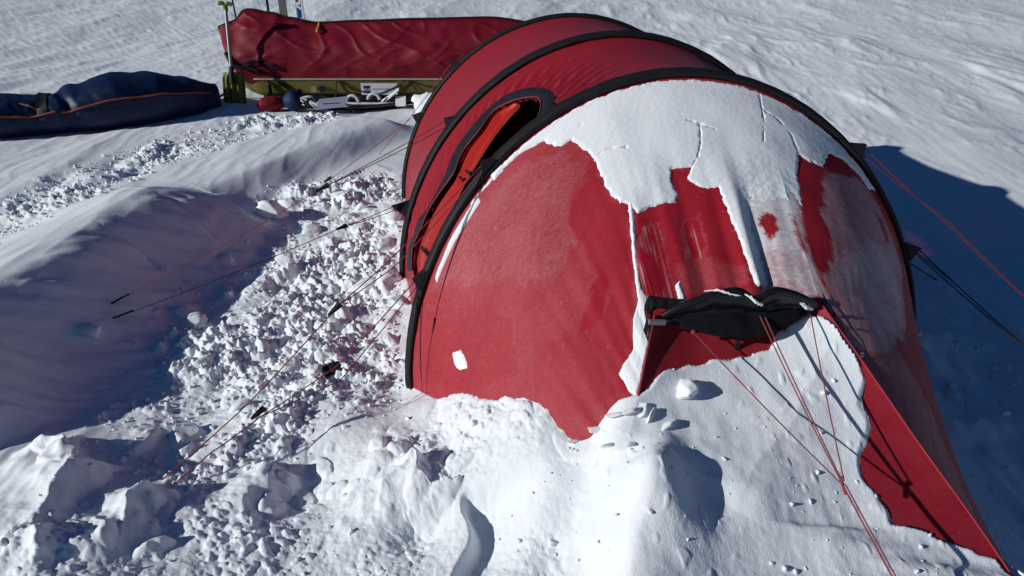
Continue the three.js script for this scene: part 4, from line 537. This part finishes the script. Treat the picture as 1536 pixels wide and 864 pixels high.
// ---------------------------------------------------------------- small kit beside the sled
{
  const S = (x, z) => H(x, z);
  const rs1 = thing('stuff_sack', 'small red stuff sack lying on the snow in front of the sled', 'sack', [-2.06, S(-2.06, -6.42) + .065, -6.42], .5);
  mesh('body', gridGeo(24, 16, (t, c) => { const an = c * 6.283, r = .075 * Math.pow(Math.sin(clamp(t, .03, .97) * Math.PI), .35) * (1 + .08 * noise(t * 6, c * 6, 91)); return [mix(-.15, .13, t), r * Math.sin(an), r * Math.cos(an)]; }), mat(lin(.20, .006, .012), .6), rs1); rs1.scale.setScalar(.85);
  mesh('drawcord', new THREE.TorusGeometry(.05, .007, 6, 16).rotateY(Math.PI / 2).translate(.115, 0, 0), blackM, rs1);
  const bs = thing('stuff_sack', 'round blue stuff sack next to the red one in front of the sled', 'sack', [-1.885, S(-1.885, -6.44) + .09, -6.44], .2);
  mesh('body', gridGeo(24, 18, (t, c) => { const an = c * 6.283, q = t * Math.PI, r = .105 * (1 + .07 * noise(t * 5, c * 5, 92)); return [r * Math.sin(q) * Math.cos(an), r * .95 * Math.cos(q), r * Math.sin(q) * Math.sin(an)]; }), mat(lin(.005, .024, .07), .6), bs); bs.scale.setScalar(.85);
  mesh('collar', new THREE.TorusGeometry(.06, .02, 8, 18).rotateY(1.2).translate(.06, .03, -.03), blackM, bs);
  const hn = thing('harness', 'tangled black and white harness straps beside the blue sack', 'harness', [-1.72, S(-1.72, -6.40) + .03, -6.40]);
  for (let i = 0; i < 9; i++) { const p = []; for (let k = 0; k < 6; k++) p.push([rr(-.10, .10), rr(0, .11), rr(-.07, .07)]); mesh('strap', tube(p, rr(.007, .014), 30, 5), i % 3 ? blackM : mat(lin(.6, .6, .6), .7), hn); }
  const ft = canvasTex(128, 48, c => { c.fillStyle = '#c4c6d4'; c.fillRect(0, 0, 128, 48); c.strokeStyle = '#3a3c52'; c.lineWidth = 4; c.beginPath(); c.moveTo(26, 22); for (let x = 26; x < 104; x += 5) c.lineTo(x, 22 + (x - 26) * .06 + (x % 10 ? 2 : -2)); c.stroke(); });
  function flatSki(x0, z0, x1, z1, lift, m, label, wd = .04) {
    const a = V(x0, S(x0, z0) + lift, z0), b = V(x1, S(x1, z1) + lift * .7, z1), s = thing('ski', label, 'ski', [a.x, a.y, a.z]), d = b.clone().sub(a), n = V(-d.z, 0, d.x).normalize();
    const f = dy => (c, t) => { const u = (c * 2 - 1) * wd * (t < .06 ? .5 + .5 * Math.sqrt(t / .06) : 1); return [d.x * t + n.x * u, d.y * t + dy + .05 * Math.max(0, .12 - t) * 4 - .02 * Math.sin(t * 3.14), d.z * t + n.z * u]; };
    mesh('top_sheet', gridGeo(3, 40, f(0)), m, s); mesh('base', gridGeo(3, 40, f(-.014)), blackM, s); return [s, d];
  }
  const [k1, d1] = flatSki(-1.66, -6.36, -.95, -6.72, .05, mat(lin(.02, .02, .022), .5), 'black ski with a pale printed band lying in front of the sled', .045);
  mesh('printed_band', gridGeo(8, 4, (a, c) => [.02 + .22 * a - .02 * c, .052 - .075 * c + .02, .01 - .11 * a + .075 * c], (a, b) => [a, 1 - b]), mat(0xffffff, .6, { map: ft }), k1);
  const [k2] = flatSki(-1.50, -6.52, -.85, -6.80, .06, mat(lin(.035, .03, .03), .5), 'second dark ski lying between the banded ski and the sled');
  for (const t of [.15, .42]) mesh('binding', new THREE.TorusGeometry(.05, .014, 8, 18, Math.PI).translate(.65 * t, .02, -.28 * t), mat(lin(.62, .60, .64), .6), k2);
  const bt = thing('snow_stake', 'bundle of white stakes leaning up beside the skis', 'stake', [-1.12, S(-1.12, -6.66) + .02, -6.66]);
  for (let i = 0; i < 3; i++) mesh('stake', new THREE.BoxGeometry(.03, .012, .2).rotateX(.0).applyMatrix4(new THREE.Matrix4().makeRotationZ(.3)).applyMatrix4(new THREE.Matrix4().makeRotationY(1.15)).applyMatrix4(new THREE.Matrix4().makeRotationZ(.62 + i * .05)).translate(.02 + i * .02, .08 + i * .014, i * .025 - .03), mat(lin(.72, .72, .74), .55), bt);
  mesh('plate', new THREE.BoxGeometry(.10, .09, .012).rotateY(-.3).rotateX(-.4).translate(.13, .05, .02), mat(lin(.5, .48, .5), .6), bt);
  // black mitten dropped in the trampled snow
  const mt = thing('mitten', 'small crumpled black mitten lying in the trampled snow near the guy lines', 'mitten', [-.69, S(-.69, -2.44) + .012, -2.44], .6);
  mesh('palm', gridGeo(24, 16, (t, c) => { const an = c * 6.283, r = .036 * Math.pow(Math.sin(clamp(t, .04, .96) * Math.PI), .45) * (1 + .3 * noise(t * 6, c * 5, 93)); return [mix(-.045, .045, t), r * .6 * Math.sin(an), r * Math.cos(an)]; }), blackM, mt);
  mesh('thumb', tube([[-.01, .0, .02], [.012, .012, .042], [.03, .008, .05]], .010, 10, 7), blackM, mt); mesh('cuff', new THREE.TorusGeometry(.026, .010, 8, 14).rotateY(Math.PI / 2).scale(1, .6, 1).translate(-.045, 0, 0), blackM, mt);
}
console.log('kit');
renderer.render(scene, camera);
